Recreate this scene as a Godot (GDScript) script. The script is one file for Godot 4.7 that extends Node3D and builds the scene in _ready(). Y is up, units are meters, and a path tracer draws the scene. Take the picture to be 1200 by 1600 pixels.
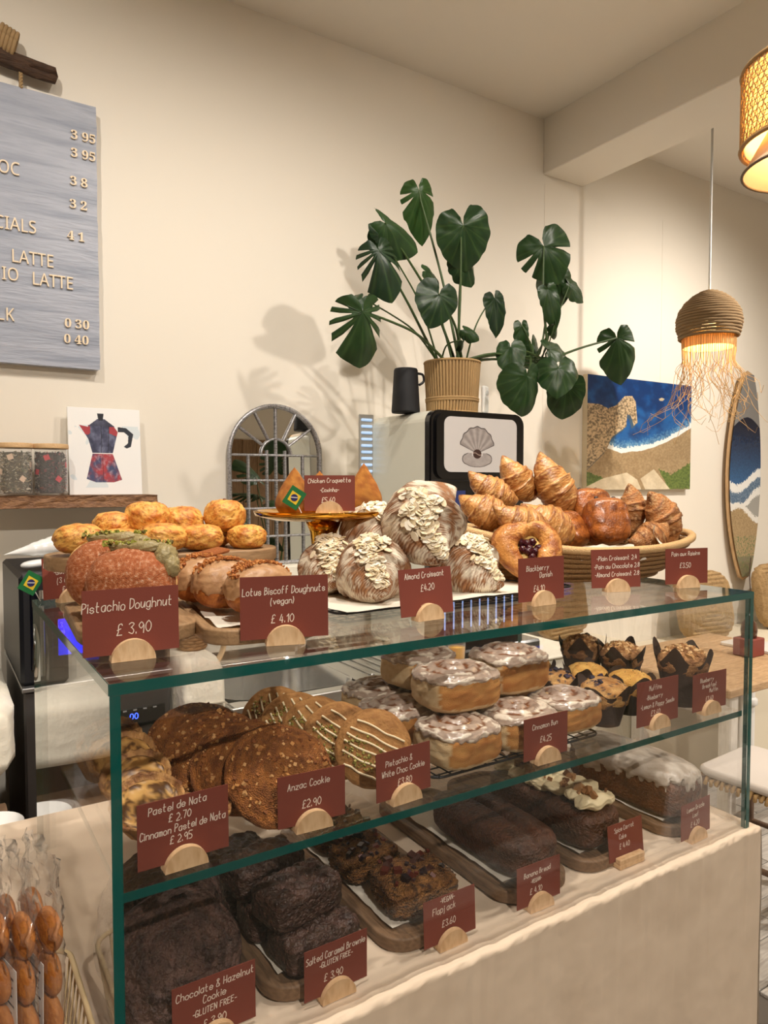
extends Node3D
# A bakery counter: glass display case full of pastries in front of a plaster wall.

const TOP := 1.417      # upper face of the case's top pane
const MID := 1.192      # upper face of the glass shelf
const LOW := 0.970      # plaster counter top
const WALL := -2.8      # face of the back wall

var names := {}
var mats := {}
var tex := {}
var rng := RandomNumberGenerator.new()
var nz := FastNoiseLite.new()
var nz2 := FastNoiseLite.new()

# ------------------------------------------------------------------ geometry collector
class G:
	var v := PackedVector3Array()
	var c := PackedColorArray()
	var u := PackedVector2Array()
	var ix := PackedInt32Array()

	func add(p: Vector3, col := Color.WHITE, uv := Vector2.ZERO) -> int:
		v.append(p); c.append(col); u.append(uv)
		return v.size() - 1

	func tri(a: int, b: int, d: int) -> void:
		ix.append(a); ix.append(b); ix.append(d)

	func orient(from: int) -> void:   # turn a closed piece outward
		var mid := Vector3.ZERO
		var n := 0
		for i in range(from, ix.size()):
			mid += v[ix[i]]; n += 1
		mid /= maxf(n, 1)
		var vol := 0.0
		for i in range(from, ix.size(), 3):
			vol += (v[ix[i]] - mid).dot((v[ix[i + 1]] - mid).cross(v[ix[i + 2]] - mid))
		if vol > 0.0:
			for i in range(from, ix.size(), 3):
				var t := ix[i + 1]
				ix[i + 1] = ix[i + 2]; ix[i + 2] = t

	func quad(a: Vector3, b: Vector3, d: Vector3, e: Vector3, col := Color.WHITE) -> void:
		var i := add(a, col, Vector2(0, 1))
		add(b, col, Vector2(1, 1)); add(d, col, Vector2(1, 0)); add(e, col, Vector2(0, 0))
		tri(i, i + 1, i + 2); tri(i, i + 2, i + 3)

	# f(s, t) -> Vector3 with s, t in 0..1; g(s, t, p) -> Color
	func grid(nu: int, nv: int, f: Callable, wrap_u := false, closed := false, g = null) -> void:
		var s0 := v.size()
		var from := ix.size()
		var cu := nu if wrap_u else nu + 1
		for j in nv + 1:
			for i in cu:
				var s := float(i) / nu
				var t := float(j) / nv
				var p: Vector3 = f.call(s, t)
				var col := Color.WHITE
				if g != null:
					col = g.call(s, t, p)
				add(p, col, Vector2(s, t))
		for j in nv:
			for i in nu:
				var a := s0 + j * cu + i
				var b := s0 + j * cu + (i + 1) % cu
				var d := a + cu
				var e := b + cu
				tri(a, b, e); tri(a, e, d)
		if closed:
			orient(from)

	func box(at: Vector3, size: Vector3, bevel := 0.0, basis := Basis(), col := Color.WHITE) -> void:
		var from := ix.size()
		var h := size / 2.0
		var b: float = minf(bevel, minf(h.x, minf(h.y, h.z)) * 0.98)
		for ax in 3:
			for sg in [-1.0, 1.0]:
				var a1 := (ax + 1) % 3
				var a2 := (ax + 2) % 3
				var ps := []
				for k in [[-1, -1], [1, -1], [1, 1], [-1, 1]]:
					var p := Vector3()
					p[ax] = sg * h[ax]; p[a1] = k[0] * (h[a1] - b); p[a2] = k[1] * (h[a2] - b)
					ps.append(at + basis * p)
				if sg > 0: ps.reverse()
				quad(ps[0], ps[1], ps[2], ps[3], col)
		if b > 0.0:
			for ax in 3:
				var a1 := (ax + 1) % 3
				var a2 := (ax + 2) % 3
				for k in [[-1, -1], [1, -1], [1, 1], [-1, 1]]:
					var ps := []
					for q in [[-1, 0], [1, 0], [1, 1], [-1, 1]]:
						var p := Vector3()
						p[ax] = q[0] * (h[ax] - b)
						p[a1] = k[0] * (h[a1] - (b if q[1] == 0 else 0.0))
						p[a2] = k[1] * (h[a2] - (0.0 if q[1] == 0 else b))
						ps.append(at + basis * p)
					if k[0] * k[1] > 0: ps.reverse()
					quad(ps[0], ps[1], ps[2], ps[3], col)
			for sx in [-1, 1]:
				for sy in [-1, 1]:
					for sz in [-1, 1]:
						var s := Vector3(sx, sy, sz)
						var i := v.size()
						for ax in 3:
							var p := s * (h - Vector3(b, b, b))
							p[ax] = s[ax] * h[ax]
							add(at + basis * p, col)
						if sx * sy * sz > 0: tri(i, i + 2, i + 1)
						else: tri(i, i + 1, i + 2)
		orient(from)

	# profile: points (radius, height); turned about y
	func lathe(prof: PackedVector2Array, n := 32, at := Vector3.ZERO, sx := 1.0, sz := 1.0, col := Color.WHITE) -> void:
		var from := ix.size()
		var s0 := v.size()
		for j in prof.size():
			for i in n:
				var a := TAU * i / n
				add(at + Vector3(cos(a) * prof[j].x * sx, prof[j].y, sin(a) * prof[j].x * sz), col, Vector2(float(i) / n, float(j) / prof.size()))
		for j in prof.size() - 1:
			for i in n:
				var a := s0 + j * n + i
				var b := s0 + j * n + (i + 1) % n
				tri(a, b, b + n); tri(a, b + n, a + n)
		orient(from)

	func tube(path: PackedVector3Array, rad: float, sides := 8, taper := 1.0, col := Color.WHITE, caps := true) -> void:
		var from := ix.size()
		var s0 := v.size()
		var m := path.size()
		var up := Vector3.UP
		for j in m:
			var d := (path[mini(j + 1, m - 1)] - path[maxi(j - 1, 0)]).normalized()
			if absf(d.dot(up)) > 0.95:
				up = Vector3.RIGHT if absf(d.x) < 0.9 else Vector3.FORWARD
			var a := d.cross(up).normalized()
			up = a.cross(d).normalized()
			var r := rad * lerpf(1.0, taper, float(j) / maxf(m - 1, 1))
			for i in sides:
				var t := TAU * i / sides
				add(path[j] + (a * cos(t) + up * sin(t)) * r, col, Vector2(float(i) / sides, float(j)))
		for j in m - 1:
			for i in sides:
				var a := s0 + j * sides + i
				var b := s0 + j * sides + (i + 1) % sides
				tri(a, b, b + sides); tri(a, b + sides, a + sides)
		if caps:
			for e in 2:
				var o := s0 + (m - 1) * sides * e
				for i in range(1, sides - 1):
					if e == 0: tri(o, o + i + 1, o + i)
					else: tri(o, o + i, o + i + 1)
		orient(from)

	# flat outline in x, y given depth along z (from z0 to z1)
	func prism(poly: PackedVector2Array, z0: float, z1: float, xf := Transform3D(), col := Color.WHITE) -> void:
		var t := Geometry2D.triangulate_polygon(poly)
		for k in [[z0, false], [z1, true]]:
			var s0 := v.size()
			for p in poly:
				add(xf * Vector3(p.x, p.y, k[0]), col, p)
			for i in range(0, t.size(), 3):
				var ccw := (poly[t[i + 1]] - poly[t[i]]).cross(poly[t[i + 2]] - poly[t[i]]) > 0.0
				if ccw != k[1]: tri(s0 + t[i], s0 + t[i + 1], s0 + t[i + 2])
				else: tri(s0 + t[i], s0 + t[i + 2], s0 + t[i + 1])
		var area := 0.0
		for i in poly.size(): area += poly[i].cross(poly[(i + 1) % poly.size()])
		for i in poly.size():
			var a := poly[i]
			var b := poly[(i + 1) % poly.size()]
			if area > 0.0: quad(xf * Vector3(a.x, a.y, z0), xf * Vector3(a.x, a.y, z1), xf * Vector3(b.x, b.y, z1), xf * Vector3(b.x, b.y, z0), col)
			else: quad(xf * Vector3(b.x, b.y, z0), xf * Vector3(b.x, b.y, z1), xf * Vector3(a.x, a.y, z1), xf * Vector3(a.x, a.y, z0), col)

	# rounded lump: cube-sphere of half size h, p-norm e; f(dir, p) -> [Vector3, Color]
	func lump(n: int, h: Vector3, e: float, f = null, xf := Transform3D()) -> void:
		var from := ix.size()
		var seen := {}
		for ax in 3:
			for sg in [-1, 1]:
				var ids := PackedInt32Array()
				for j in n + 1:
					for i in n + 1:
						var k := Vector3i()
						k[ax] = sg * n
						k[(ax + 1) % 3] = 2 * i - n
						k[(ax + 2) % 3] = 2 * j - n
						if not seen.has(k):
							var q := Vector3(tan(k.x * 0.7853 / n), tan(k.y * 0.7853 / n), tan(k.z * 0.7853 / n))
							var l := pow(pow(absf(q.x), e) + pow(absf(q.y), e) + pow(absf(q.z), e), 1.0 / e)
							var d := q / l
							var p := d * h
							var col := Color.WHITE
							if f != null:
								var r: Array = f.call(d, p)
								p = r[0]; col = r[1]
							seen[k] = add(xf * p, col, Vector2(d.x, d.z))
						ids.append(seen[k])
				for j in n:
					for i in n:
						var a := ids[j * (n + 1) + i]
						var b := ids[j * (n + 1) + i + 1]
						var cc := ids[(j + 1) * (n + 1) + i + 1]
						var d := ids[(j + 1) * (n + 1) + i]
						if sg > 0: tri(a, cc, b); tri(a, d, cc)
						else: tri(a, b, cc); tri(a, cc, d)
		orient(from)

	func mesh(colors := false, uvs := false) -> ArrayMesh:
		var n := PackedVector3Array()
		n.resize(v.size())
		for i in range(0, ix.size(), 3):
			var a := v[ix[i]]
			var f := (v[ix[i + 2]] - a).cross(v[ix[i + 1]] - a)
			n[ix[i]] += f; n[ix[i + 1]] += f; n[ix[i + 2]] += f
		for i in n.size():
			n[i] = n[i].normalized() if n[i].length_squared() > 0.0 else Vector3.UP
		var arr := []
		arr.resize(Mesh.ARRAY_MAX)
		arr[Mesh.ARRAY_VERTEX] = v
		arr[Mesh.ARRAY_NORMAL] = n
		if colors: arr[Mesh.ARRAY_COLOR] = c
		if uvs: arr[Mesh.ARRAY_TEX_UV] = u
		arr[Mesh.ARRAY_INDEX] = ix
		var m := ArrayMesh.new()
		m.add_surface_from_arrays(Mesh.PRIMITIVE_TRIANGLES, arr)
		return m

# ------------------------------------------------------------------ nodes
func numbered(called: String) -> String:
	var k: int = names.get(called, -1) + 1
	names[called] = k
	return called if k == 0 else "%s_%03d" % [called, k]

func tag(o: Node3D, label: String, category: String, group := "") -> void:
	o.set_meta("label", label); o.set_meta("category", category)
	if group: o.set_meta("group", group)

func thing(called: String, label: String, category: String, at := Vector3.ZERO, turn := 0.0, group := "") -> Node3D:
	var o := Node3D.new()
	o.name = numbered(called)
	add_child(o)
	o.position = at
	o.rotation_degrees.y = turn
	tag(o, label, category, group)
	return o

func part(called: String, shape, m: Material, parent: Node3D, at := Vector3.ZERO, colors := false, uvs := false) -> MeshInstance3D:
	var o := MeshInstance3D.new()
	o.name = called
	o.mesh = shape.mesh(colors, uvs) if shape is G else shape
	o.material_override = m
	parent.add_child(o, true)
	o.position = at
	return o

func struct(called: String, shape, m: Material, colors := false) -> MeshInstance3D:
	var o := part(numbered(called), shape, m, self, Vector3.ZERO, colors)
	o.set_meta("kind", "structure")
	return o

func copy(src: Node3D, called: String, label := "", xf := Transform3D()) -> Node3D:
	var o: Node3D = src.duplicate()
	o.name = numbered(called)
	add_child(o)
	o.transform = xf
	if label: o.set_meta("label", label)
	return o

func turned(at: Vector3, yaw := 0.0, pitch := 0.0, roll := 0.0, sc := 1.0) -> Transform3D:
	var b := Basis.from_euler(Vector3(deg_to_rad(pitch), deg_to_rad(yaw), deg_to_rad(roll)))
	return Transform3D(b.scaled_local(Vector3(sc, sc, sc)), at)

func dot_from(a: Vector3, b: Vector3, up := Vector3.UP) -> Basis:   # x axis from a to b
	var x := (b - a).normalized()
	var z := x.cross(up).normalized()
	return Basis(x, z.cross(x).normalized(), z)

# ------------------------------------------------------------------ colour and material
func rgb(r: float, g: float, b: float) -> Color:    # sRGB bytes
	return Color(r / 255.0, g / 255.0, b / 255.0)

func lin(r: float, g: float, b: float) -> Color:    # sRGB bytes to a linear vertex colour
	return rgb(r, g, b).srgb_to_linear()

func noise_tex(key: String, freq: float, kind := 0, size := 512, ramp := [], octaves := 4) -> NoiseTexture2D:
	if tex.has(key): return tex[key]
	var n := FastNoiseLite.new()
	n.seed = hash(key) % 1000
	n.frequency = freq
	n.fractal_octaves = octaves
	n.noise_type = [FastNoiseLite.TYPE_SIMPLEX_SMOOTH, FastNoiseLite.TYPE_CELLULAR, FastNoiseLite.TYPE_SIMPLEX_SMOOTH][kind]
	if kind == 1: n.fractal_type = FastNoiseLite.FRACTAL_NONE
	if kind == 2: n.fractal_type = FastNoiseLite.FRACTAL_RIDGED
	var t := NoiseTexture2D.new()
	t.width = size; t.height = size
	t.seamless = true
	t.noise = n
	if ramp:
		var g := Gradient.new()
		var off := PackedFloat32Array()
		var cols := PackedColorArray()
		for k in ramp.size():
			off.append(float(k) / (ramp.size() - 1)); cols.append(ramp[k])
		g.offsets = off; g.colors = cols
		t.color_ramp = g
	tex[key] = t
	return t

func mat(key: String, col: Color, rough := 0.8, o := {}) -> StandardMaterial3D:
	if mats.has(key): return mats[key]
	var m := StandardMaterial3D.new()
	m.resource_name = key
	m.albedo_color = col
	m.roughness = rough
	m.metallic = o.get("metal", 0.0)
	if o.has("spec"): m.metallic_specular = o.spec
	if o.get("vc", false): m.vertex_color_use_as_albedo = true
	if o.has("tex"): m.albedo_texture = o.tex
	if o.has("bump"):
		m.heightmap_enabled = true
		m.heightmap_texture = o.bump
		m.heightmap_scale = o.get("depth", 0.1)
	if o.has("tri"):
		m.uv1_triplanar = true
		m.uv1_world_triplanar = o.get("world", false)
		m.uv1_scale = o.tri
	if o.has("alpha"):
		m.transparency = BaseMaterial3D.TRANSPARENCY_ALPHA
		m.albedo_color.a = o.alpha
	if o.has("glow"):
		m.emission_enabled = true
		m.emission = o.glow
		m.emission_energy_multiplier = o.get("power", 1.0)
	if o.has("coat"):
		m.clearcoat_enabled = true
		m.clearcoat = o.coat
		m.clearcoat_roughness = o.get("coat_rough", 0.15)
	if o.has("rim"):
		m.rim_enabled = true
		m.rim = o.rim
	if o.has("back"):
		m.backlight_enabled = true
		m.backlight = o.back
	if o.has("sss"):
		m.subsurf_scatter_enabled = true
		m.subsurf_scatter_strength = o.sss
	mats[key] = m
	return m

func v3(a: float) -> Vector3: return Vector3(a, a, a)

func n3(p: Vector3, f: float) -> float: return nz.get_noise_3d(p.x * f, p.y * f, p.z * f)
func m3(p: Vector3, f: float) -> float: return nz2.get_noise_3d(p.x * f, p.y * f, p.z * f)
func mixc(a: Color, b: Color, t: float) -> Color: return a.lerp(b, clampf(t, 0.0, 1.0))

func wood_mat(key: String, dark: Color, light: Color, along: Vector3, rough := 0.6) -> StandardMaterial3D:
	var t := noise_tex("wood_" + key, 0.012, 0, 512, [dark, dark.lerp(light, 0.6), light, dark.lerp(light, 0.4), light], 5)
	return mat("wood_" + key, Color.WHITE, rough, {"tex": t, "tri": along, "bump": noise_tex("grain", 0.03, 0, 512, [], 5), "depth": 0.04})

func rounded(w: float, h: float, r: float, n := 5) -> PackedVector2Array:
	var out := PackedVector2Array()
	for k in 4:
		var cx := (w / 2 - r) * (1 if k == 0 or k == 3 else -1)
		var cy := (h / 2 - r) * (1 if k < 2 else -1)
		for i in n + 1:
			var a := PI / 2 * (k + float(i) / n)
			out.append(Vector2(cx + cos(a) * r, cy + sin(a) * r))
	return out

# slab with rounded outline lying flat: outline in x, z; soft upper edge
func slab(g: G, w: float, d: float, t: float, r: float, at := Vector3.ZERO, edge := 0.003, lip := 0.0) -> void:
	var from := g.ix.size()
	var rings := [[-edge, 0.0], [0.0, edge], [0.0, t - edge], [-edge * 0.3, t - edge * 0.3], [-edge, t]]
	if lip > 0.0:
		rings += [[-0.012, t], [-0.016, t - lip]]
	var n := 0
	var first := g.v.size()
	for q in rings:
		var o := rounded(w + 2 * q[0], d + 2 * q[0], maxf(r + q[0], 0.002), 6)
		n = o.size()
		for p in o: g.add(at + Vector3(p.x, q[1], p.y))
	for j in rings.size() - 1:
		for i in n:
			var a := first + j * n + i
			var b := first + j * n + (i + 1) % n
			g.tri(a, b, b + n); g.tri(a, b + n, a + n)
	for e in [0, rings.size() - 1]:
		var c0 := g.v.size()
		for i in n: g.add(g.v[first + e * n + i])
		var m := g.add(at + Vector3(0, rings[e][1], 0))
		for i in n:
			if e == 0: g.tri(m, c0 + (i + 1) % n, c0 + i)
			else: g.tri(m, c0 + i, c0 + (i + 1) % n)
	g.orient(from)

func arc(pts: Array, n := 16) -> PackedVector3Array:    # smooth path through points
	var cv := Curve3D.new()
	for i in pts.size():
		var a: Vector3 = pts[maxi(i - 1, 0)]
		var b: Vector3 = pts[mini(i + 1, pts.size() - 1)]
		var t := (b - a) / 6.0
		cv.add_point(pts[i], -t, t)
	var out := PackedVector3Array()
	for i in n + 1:
		out.append(cv.sample_baked(cv.get_baked_length() * i / n, true))
	return out

# ------------------------------------------------------------------ start
func _ready() -> void:
	rng.seed = 7
	nz.seed = 11; nz.frequency = 1.0; nz.fractal_octaves = 3
	nz2.seed = 23; nz2.frequency = 1.0; nz2.fractal_octaves = 2
	set_camera_and_light()
	build_room()
	build_counter_and_case()
	build_wall_things()
	build_coffee_machine()
	build_plant()
	build_back_counter()
	build_pendants()
	build_seating()
	build_cards()
	build_top_of_case()
	build_basket_of_croissants()
	build_shelf_goods()
	build_low_goods()
	build_bagged_cookies()

func set_camera_and_light() -> void:
	var cam := Camera3D.new()
	cam.name = "camera"
	add_child(cam)
	cam.position = Vector3(0, 1.62, 0)
	cam.rotation_degrees = Vector3(-2.35, -32.5, 0)
	cam.fov = rad_to_deg(2.0 * atan(800.0 / 1120.0))
	cam.near = 0.05
	cam.far = 60.0
	cam.current = true
	var env := Environment.new()
	env.background_mode = Environment.BG_COLOR
	env.background_color = Color(0.02, 0.02, 0.025)
	env.tonemap_mode = Environment.TONE_MAPPER_LINEAR
	env.tonemap_exposure = 1.13
	env.sdfgi_enabled = true
	env.ssao_enabled = true
	env.ssil_enabled = true
	var we := WorldEnvironment.new()
	we.name = "environment"
	we.environment = env
	add_child(we)
	# track spotlights under the ceiling, last two added fill: position, aim, energy, cone
	for s in SPOTS:
		spotlight(s[0], s[1], s[2], s[3])

const WARM := Color(1.0, 0.96, 0.91)
const SPOTS := [
	[Vector3(-0.25, 3.40, -1.25), Vector3(0.05, 2.0, -2.8), 0.36, 54.0],
	[Vector3(0.95, 3.40, -1.05), Vector3(1.0, 1.3, -2.8), 0.42, 54.0],
	[Vector3(1.9, 3.40, -0.75), Vector3(1.9, 1.4, -2.8), 0.46, 54.0],
	[Vector3(3.75, 3.14, -1.30), Vector3(3.7, 1.3, -2.8), 0.95, 64.0],
	[Vector3(0.35, 3.40, -0.72), Vector3(0.5, 1.2, -1.05), 0.5, 44.0],
	[Vector3(1.2, 3.40, -0.62), Vector3(1.15, 1.2, -1.05), 0.45, 44.0],
	[Vector3(0.1, 3.40, 1.7), Vector3(0.5, 0.6, -0.7), 1.35, 52.0],  # added fill from behind the camera for the counter front
	[Vector3(4.6, 3.40, 0.6), Vector3(4.6, 0.0, 0.5), 3.2, 70.0],  # added wide fill that lifts the ambient light of the room
]

func spotlight(at: Vector3, aim: Vector3, energy: float, cone: float) -> void:
	var t := thing("ceiling_spotlight", "unseen white cylindrical ceiling spotlight with a glowing warm lens", "lamp", at, 0.0, "ceiling spotlights out of the picture")
	var d := (aim - at).normalized()
	var b := Basis.looking_at(d, Vector3.RIGHT if absf(d.y) > 0.99 else Vector3.UP)
	var g := G.new()
	g.lathe(PackedVector2Array([Vector2(0, 0.0), Vector2(0.035, 0.0), Vector2(0.04, 0.01), Vector2(0.04, 0.12), Vector2(0.037, 0.12), Vector2(0.034, 0.09), Vector2(0, 0.09)]), 24)
	var body := part("housing", g, mat("lamp_white", rgb(235, 232, 226), 0.4), t)
	body.basis = b * Basis(Vector3.RIGHT, -PI / 2)
	body.position = -d * 0.13
	g = G.new()
	g.tube(PackedVector3Array([Vector3(0, 3.53 - at.y, 0) - d * 0.07 * Vector3(1, 0, 1), -d * 0.08]), 0.008, 8)
	part("stem", g, mat("lamp_white", Color.WHITE), t)
	g = G.new()
	g.lathe(PackedVector2Array([Vector2(0, 0.004), Vector2(0.033, 0.002), Vector2(0.033, 0.0), Vector2(0, 0.0)]), 20)
	var lens := part("lens", g, mat("lamp_glow", Color.WHITE, 0.5, {"glow": WARM, "power": 8.0}), t)
	lens.basis = body.basis
	lens.position = -d * 0.035
	var l := SpotLight3D.new()
	l.name = "spot_beam"
	l.light_color = WARM
	l.light_energy = energy * 4.0
	l.light_size = 0.03
	l.spot_range = 14.0
	l.spot_attenuation = 2.0
	l.spot_angle = cone
	l.spot_angle_attenuation = 1.0
	l.shadow_enabled = true
	t.add_child(l)
	l.basis = b

# ------------------------------------------------------------------ room
func build_room() -> void:
	var plaster := mat("wall_paint", rgb(236, 229, 216), 0.85)
	var g := G.new()
	g.box(Vector3(2.4, 1.77, WALL - 0.1), Vector3(8.2, 3.54, 0.2))
	struct("wall_back", g, plaster)
	g = G.new(); g.box(Vector3(-1.7, 1.77, 0.4), Vector3(0.2, 3.54, 6.4)); struct("wall_left", g, plaster)
	g = G.new(); g.box(Vector3(6.5, 1.77, 0.4), Vector3(0.2, 3.54, 6.4)); struct("wall_right", g, plaster)
	g = G.new(); g.box(Vector3(2.4, 1.77, 3.5), Vector3(8.2, 3.54, 0.2)); struct("wall_front", g, plaster)
	var ceil_m := mat("ceiling_paint", rgb(226, 220, 210), 0.9)
	g = G.new(); g.box(Vector3(2.4, 3.63, 0.4), Vector3(8.2, 0.2, 6.4)); struct("ceiling", g, ceil_m)
	g = G.new(); g.box(Vector3(2.93, 3.39, 0.35), Vector3(0.30, 0.29, 6.3), 0.004); struct("trim_1", g, ceil_m)
	# slim vertical joints of the lining boards on the wall
	for k in [2.795, 3.78]:
		g = G.new(); g.box(Vector3(k, 1.6, WALL + 0.0007), Vector3(0.007, 3.2, 0.0016), 0.0005)
		struct("trim_2", g, plaster)
	# floor: grey-washed boards where the picture shows them
	g = G.new(); g.box(Vector3(2.4, -0.06, 0.4), Vector3(8.2, 0.1, 6.4))
	var fl := struct("floor", g, mat("floor_gap", rgb(92, 84, 76), 0.9))
	var boards := []
	for k in 4:
		var a := 150.0 + 14 * k
		boards.append(wood_mat("floor_%d" % k, rgb(a - 22, a - 28, a - 34), rgb(a + 26, a + 20, a + 12), Vector3(0.6, 6, 6), 0.55))
	var plank := G.new(); plank.box(Vector3.ZERO, Vector3(1.195, 0.012, 0.136), 0.002)
	var pm := plank.mesh()
	for r in 26:
		for q in 3:
			part("plank", pm, boards[rng.randi() % 4], fl, Vector3(2.0 + 1.2 * q + 0.4 * (r % 3), -0.005, -2.70 + r * 0.14))
	# panelled stretch of the wall behind the room, which the arched mirror shows
	var pw := wood_mat("panelling", rgb(104, 78, 54), rgb(150, 118, 84), Vector3(5, 0.5, 5))
	var wp := thing("wall_panelling", "brown boarded panelling on the wall across the room", "panelling", Vector3(3.4, 0, 3.38))
	for k in 14:
		g = G.new(); g.box(Vector3(-1.4 + 0.2 * k, 1.2, 0), Vector3(0.196, 2.4, 0.03), 0.004)
		part("board", g, pw, wp)

# ------------------------------------------------------------------ counter and glass case
const CX0 := 0.150
const CX1 := 1.294
const CZ0 := -0.750
const CZ1 := -1.369

func build_counter_and_case() -> void:
	var plaster := mat("counter_plaster", rgb(228, 208, 184), 0.8, {"tex": noise_tex("counter_tone", 0.006, 0, 512, [Color(0.95, 0.94, 0.93), Color(1, 1, 1), Color(0.97, 0.965, 0.96)]), "bump": noise_tex("trowel_soft", 0.008, 0, 512), "depth": 0.25, "tri": v3(1.2), "world": true})
	var t := thing("bar_counter", "rough plastered beige bar counter under the glass display case", "counter")
	# profile from the floor up the front, over a soft edge and across the top, with trowelled unevenness
	var x0 := -1.2; var x1 := 1.318; var zf := -0.739; var zb := -1.52
	var prof := []
	for k in 9: prof.append(Vector2(zf, lerpf(0.0, 0.960, k / 8.0)))
	for k in 6:
		var a := PI / 2 * (k + 1) / 6.0
		prof.append(Vector2(zf - 0.009 + cos(a) * 0.009, 0.961 + sin(a) * 0.009))
	for k in 10: prof.append(Vector2(lerpf(zf - 0.012, zb, (k + 1) / 10.0), LOW))
	for k in 4: prof.append(Vector2(zb, lerpf(LOW - 0.01, 0.0, k / 3.0)))
	var g := G.new()
	var last := prof.size() - 1
	g.grid(400, last, func(s: float, q: float):
		var p: Vector2 = prof[int(round(q * last))]
		var x := lerpf(x0, x1, s)
		var e := 0.0
		if q > 7.5 / last and q < 15.5 / last: e = 0.0040
		var n := n3(Vector3(x, p.y, p.x), 9.0)
		var m := n3(Vector3(x, p.y, p.x), 45.0)
		var py := p.y - (0.0 if p.y < 0.96 else 0.0) 
		return Vector3(x, py + e * (m * 0.6 + n) - (0.0005 if p.y > 0.9695 else 0.0), p.x + (0.002 * n if p.x > -0.8 else 0.0) + e * m))
	part("body", g, plaster, t)
	g = G.new()
	g.grid(10, 14, func(s: float, q: float):
		var zz := lerpf(zf, zb, s)
		var y := lerpf(0.0, LOW - 0.0005, q)
		var r := 0.016
		var inset := 0.0
		if q > 0.98: inset = 0.004
		return Vector3(x1 + 0.004 - inset + 0.003 * n3(Vector3(0, y, zz), 9.0), y - (0.006 if (q > 0.99 and (s < 0.05)) else 0.0), zz))
	part("end_face", g, plaster, t)

	var pane := mat("glass_pane", rgb(70, 110, 100), 0.0, {"alpha": 0.012})
	var edge := mat("glass_edge", rgb(8, 92, 86), 0.05, {"alpha": 0.82})
	var c := thing("display_case", "clear glass display case with green cut edges on the plaster counter", "display case")
	var w := CX1 - CX0
	var d := CZ0 - CZ1
	var mx := (CX0 + CX1) / 2
	var mz := (CZ0 + CZ1) / 2
	g = G.new(); g.box(Vector3(mx, TOP - 0.006, mz), Vector3(w, 0.012, d)); var top := part("top_pane", g, pane, c)
	g = G.new(); g.box(Vector3(mx, TOP - 0.006, CZ0 + 0.0006), Vector3(w, 0.012, 0.001), 0.0); part("edge", g, edge, top)
	g = G.new(); g.box(Vector3(CX0 - 0.0006, TOP - 0.006, mz), Vector3(0.001, 0.012, d)); part("edge", g, edge, top)
	g = G.new(); g.box(Vector3(CX1 + 0.0006, TOP - 0.006, mz), Vector3(0.001, 0.012, d)); part("edge", g, edge, top)
	g = G.new(); g.box(Vector3(mx, TOP - 0.006, CZ1 - 0.0006), Vector3(w, 0.012, 0.001)); part("edge", g, edge, top)
	var hh := TOP - 0.0125 - LOW
	var cy := LOW + hh / 2 + 0.0002
	for k in 2:
		var x := CX0 + 0.005 if k == 0 else CX1 - 0.005
		g = G.new(); g.box(Vector3(x, cy, mz), Vector3(0.010, hh, d - 0.002)); var sp := part("side_pane", g, pane, c)
		g = G.new(); g.box(Vector3(x, cy, CZ0 + 0.0002), Vector3(0.010, hh, 0.001)); part("edge", g, edge, sp)
		g = G.new(); g.box(Vector3(x, cy, CZ1), Vector3(0.010, hh, 0.001)); part("edge", g, edge, sp)
	g = G.new(); g.box(Vector3(mx, cy, CZ0 - 0.005), Vector3(w - 0.022, hh, 0.008)); var fp := part("front_pane", g, pane, c)
	for x in [CX0 + 0.0106, CX1 - 0.0106]:
		g = G.new(); g.box(Vector3(x, cy, CZ0 - 0.005), Vector3(0.0008, hh, 0.008)); part("edge", g, edge, fp)
	var sd := -0.761 + 1.160
	g = G.new(); g.box(Vector3(mx, MID - 0.005, -1.160 + sd / 2), Vector3(w - 0.024, 0.010, sd - 0.002)); var sh := part("shelf_pane", g, pane, c)
	g = G.new(); g.box(Vector3(mx, MID - 0.005, -0.7612), Vector3(w - 0.024, 0.010, 0.001)); part("edge", g, edge, sh)
	g = G.new(); g.box(Vector3(mx, MID - 0.005, -1.1605), Vector3(w - 0.024, 0.010, 0.001)); part("edge", g, edge, sh)
	g = G.new(); g.box(Vector3(CX0 + 0.0115, MID - 0.005, -1.160 + sd / 2), Vector3(0.001, 0.010, sd)); part("edge", g, edge, sh)

# ------------------------------------------------------------------ painted pictures
func painted(w: int, h: int, fn: Callable) -> ImageTexture:
	var im := Image.create(w, h, false, Image.FORMAT_RGB8)
	for y in h:
		for x in w:
			im.set_pixel(x, y, fn.call((x + 0.5) / w, (y + 0.5) / h))
	return ImageTexture.create_from_image(im)

func poly(a: Array) -> PackedVector2Array:
	var p := PackedVector2Array()
	for i in range(0, a.size(), 2): p.append(Vector2(a[i], a[i + 1]))
	return p

func inside(u: float, v: float, p: PackedVector2Array) -> bool:
	return Geometry2D.is_point_in_polygon(Vector2(u, v), p)

func letters(txt: String, cap: float, at: Vector3, m: Material, parent: Node3D, serif := false, align := 0, depth := 0.006) -> MeshInstance3D:
	var f := SystemFont.new()
	f.font_names = PackedStringArray(["Droid Serif" if serif else "Droid Sans"])
	f.font_weight = 700 if serif else 500
	var t := TextMesh.new()
	t.text = txt
	t.font = f
	t.font_size = 48
	t.pixel_size = cap / 0.714 / 48.0
	t.depth = depth
	t.curve_step = 2.0
	t.horizontal_alignment = [HORIZONTAL_ALIGNMENT_LEFT, HORIZONTAL_ALIGNMENT_CENTER, HORIZONTAL_ALIGNMENT_RIGHT][align]
	t.vertical_alignment = VERTICAL_ALIGNMENT_BOTTOM
	var o := part("lettering", t, m, parent, at)
	return o

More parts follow.
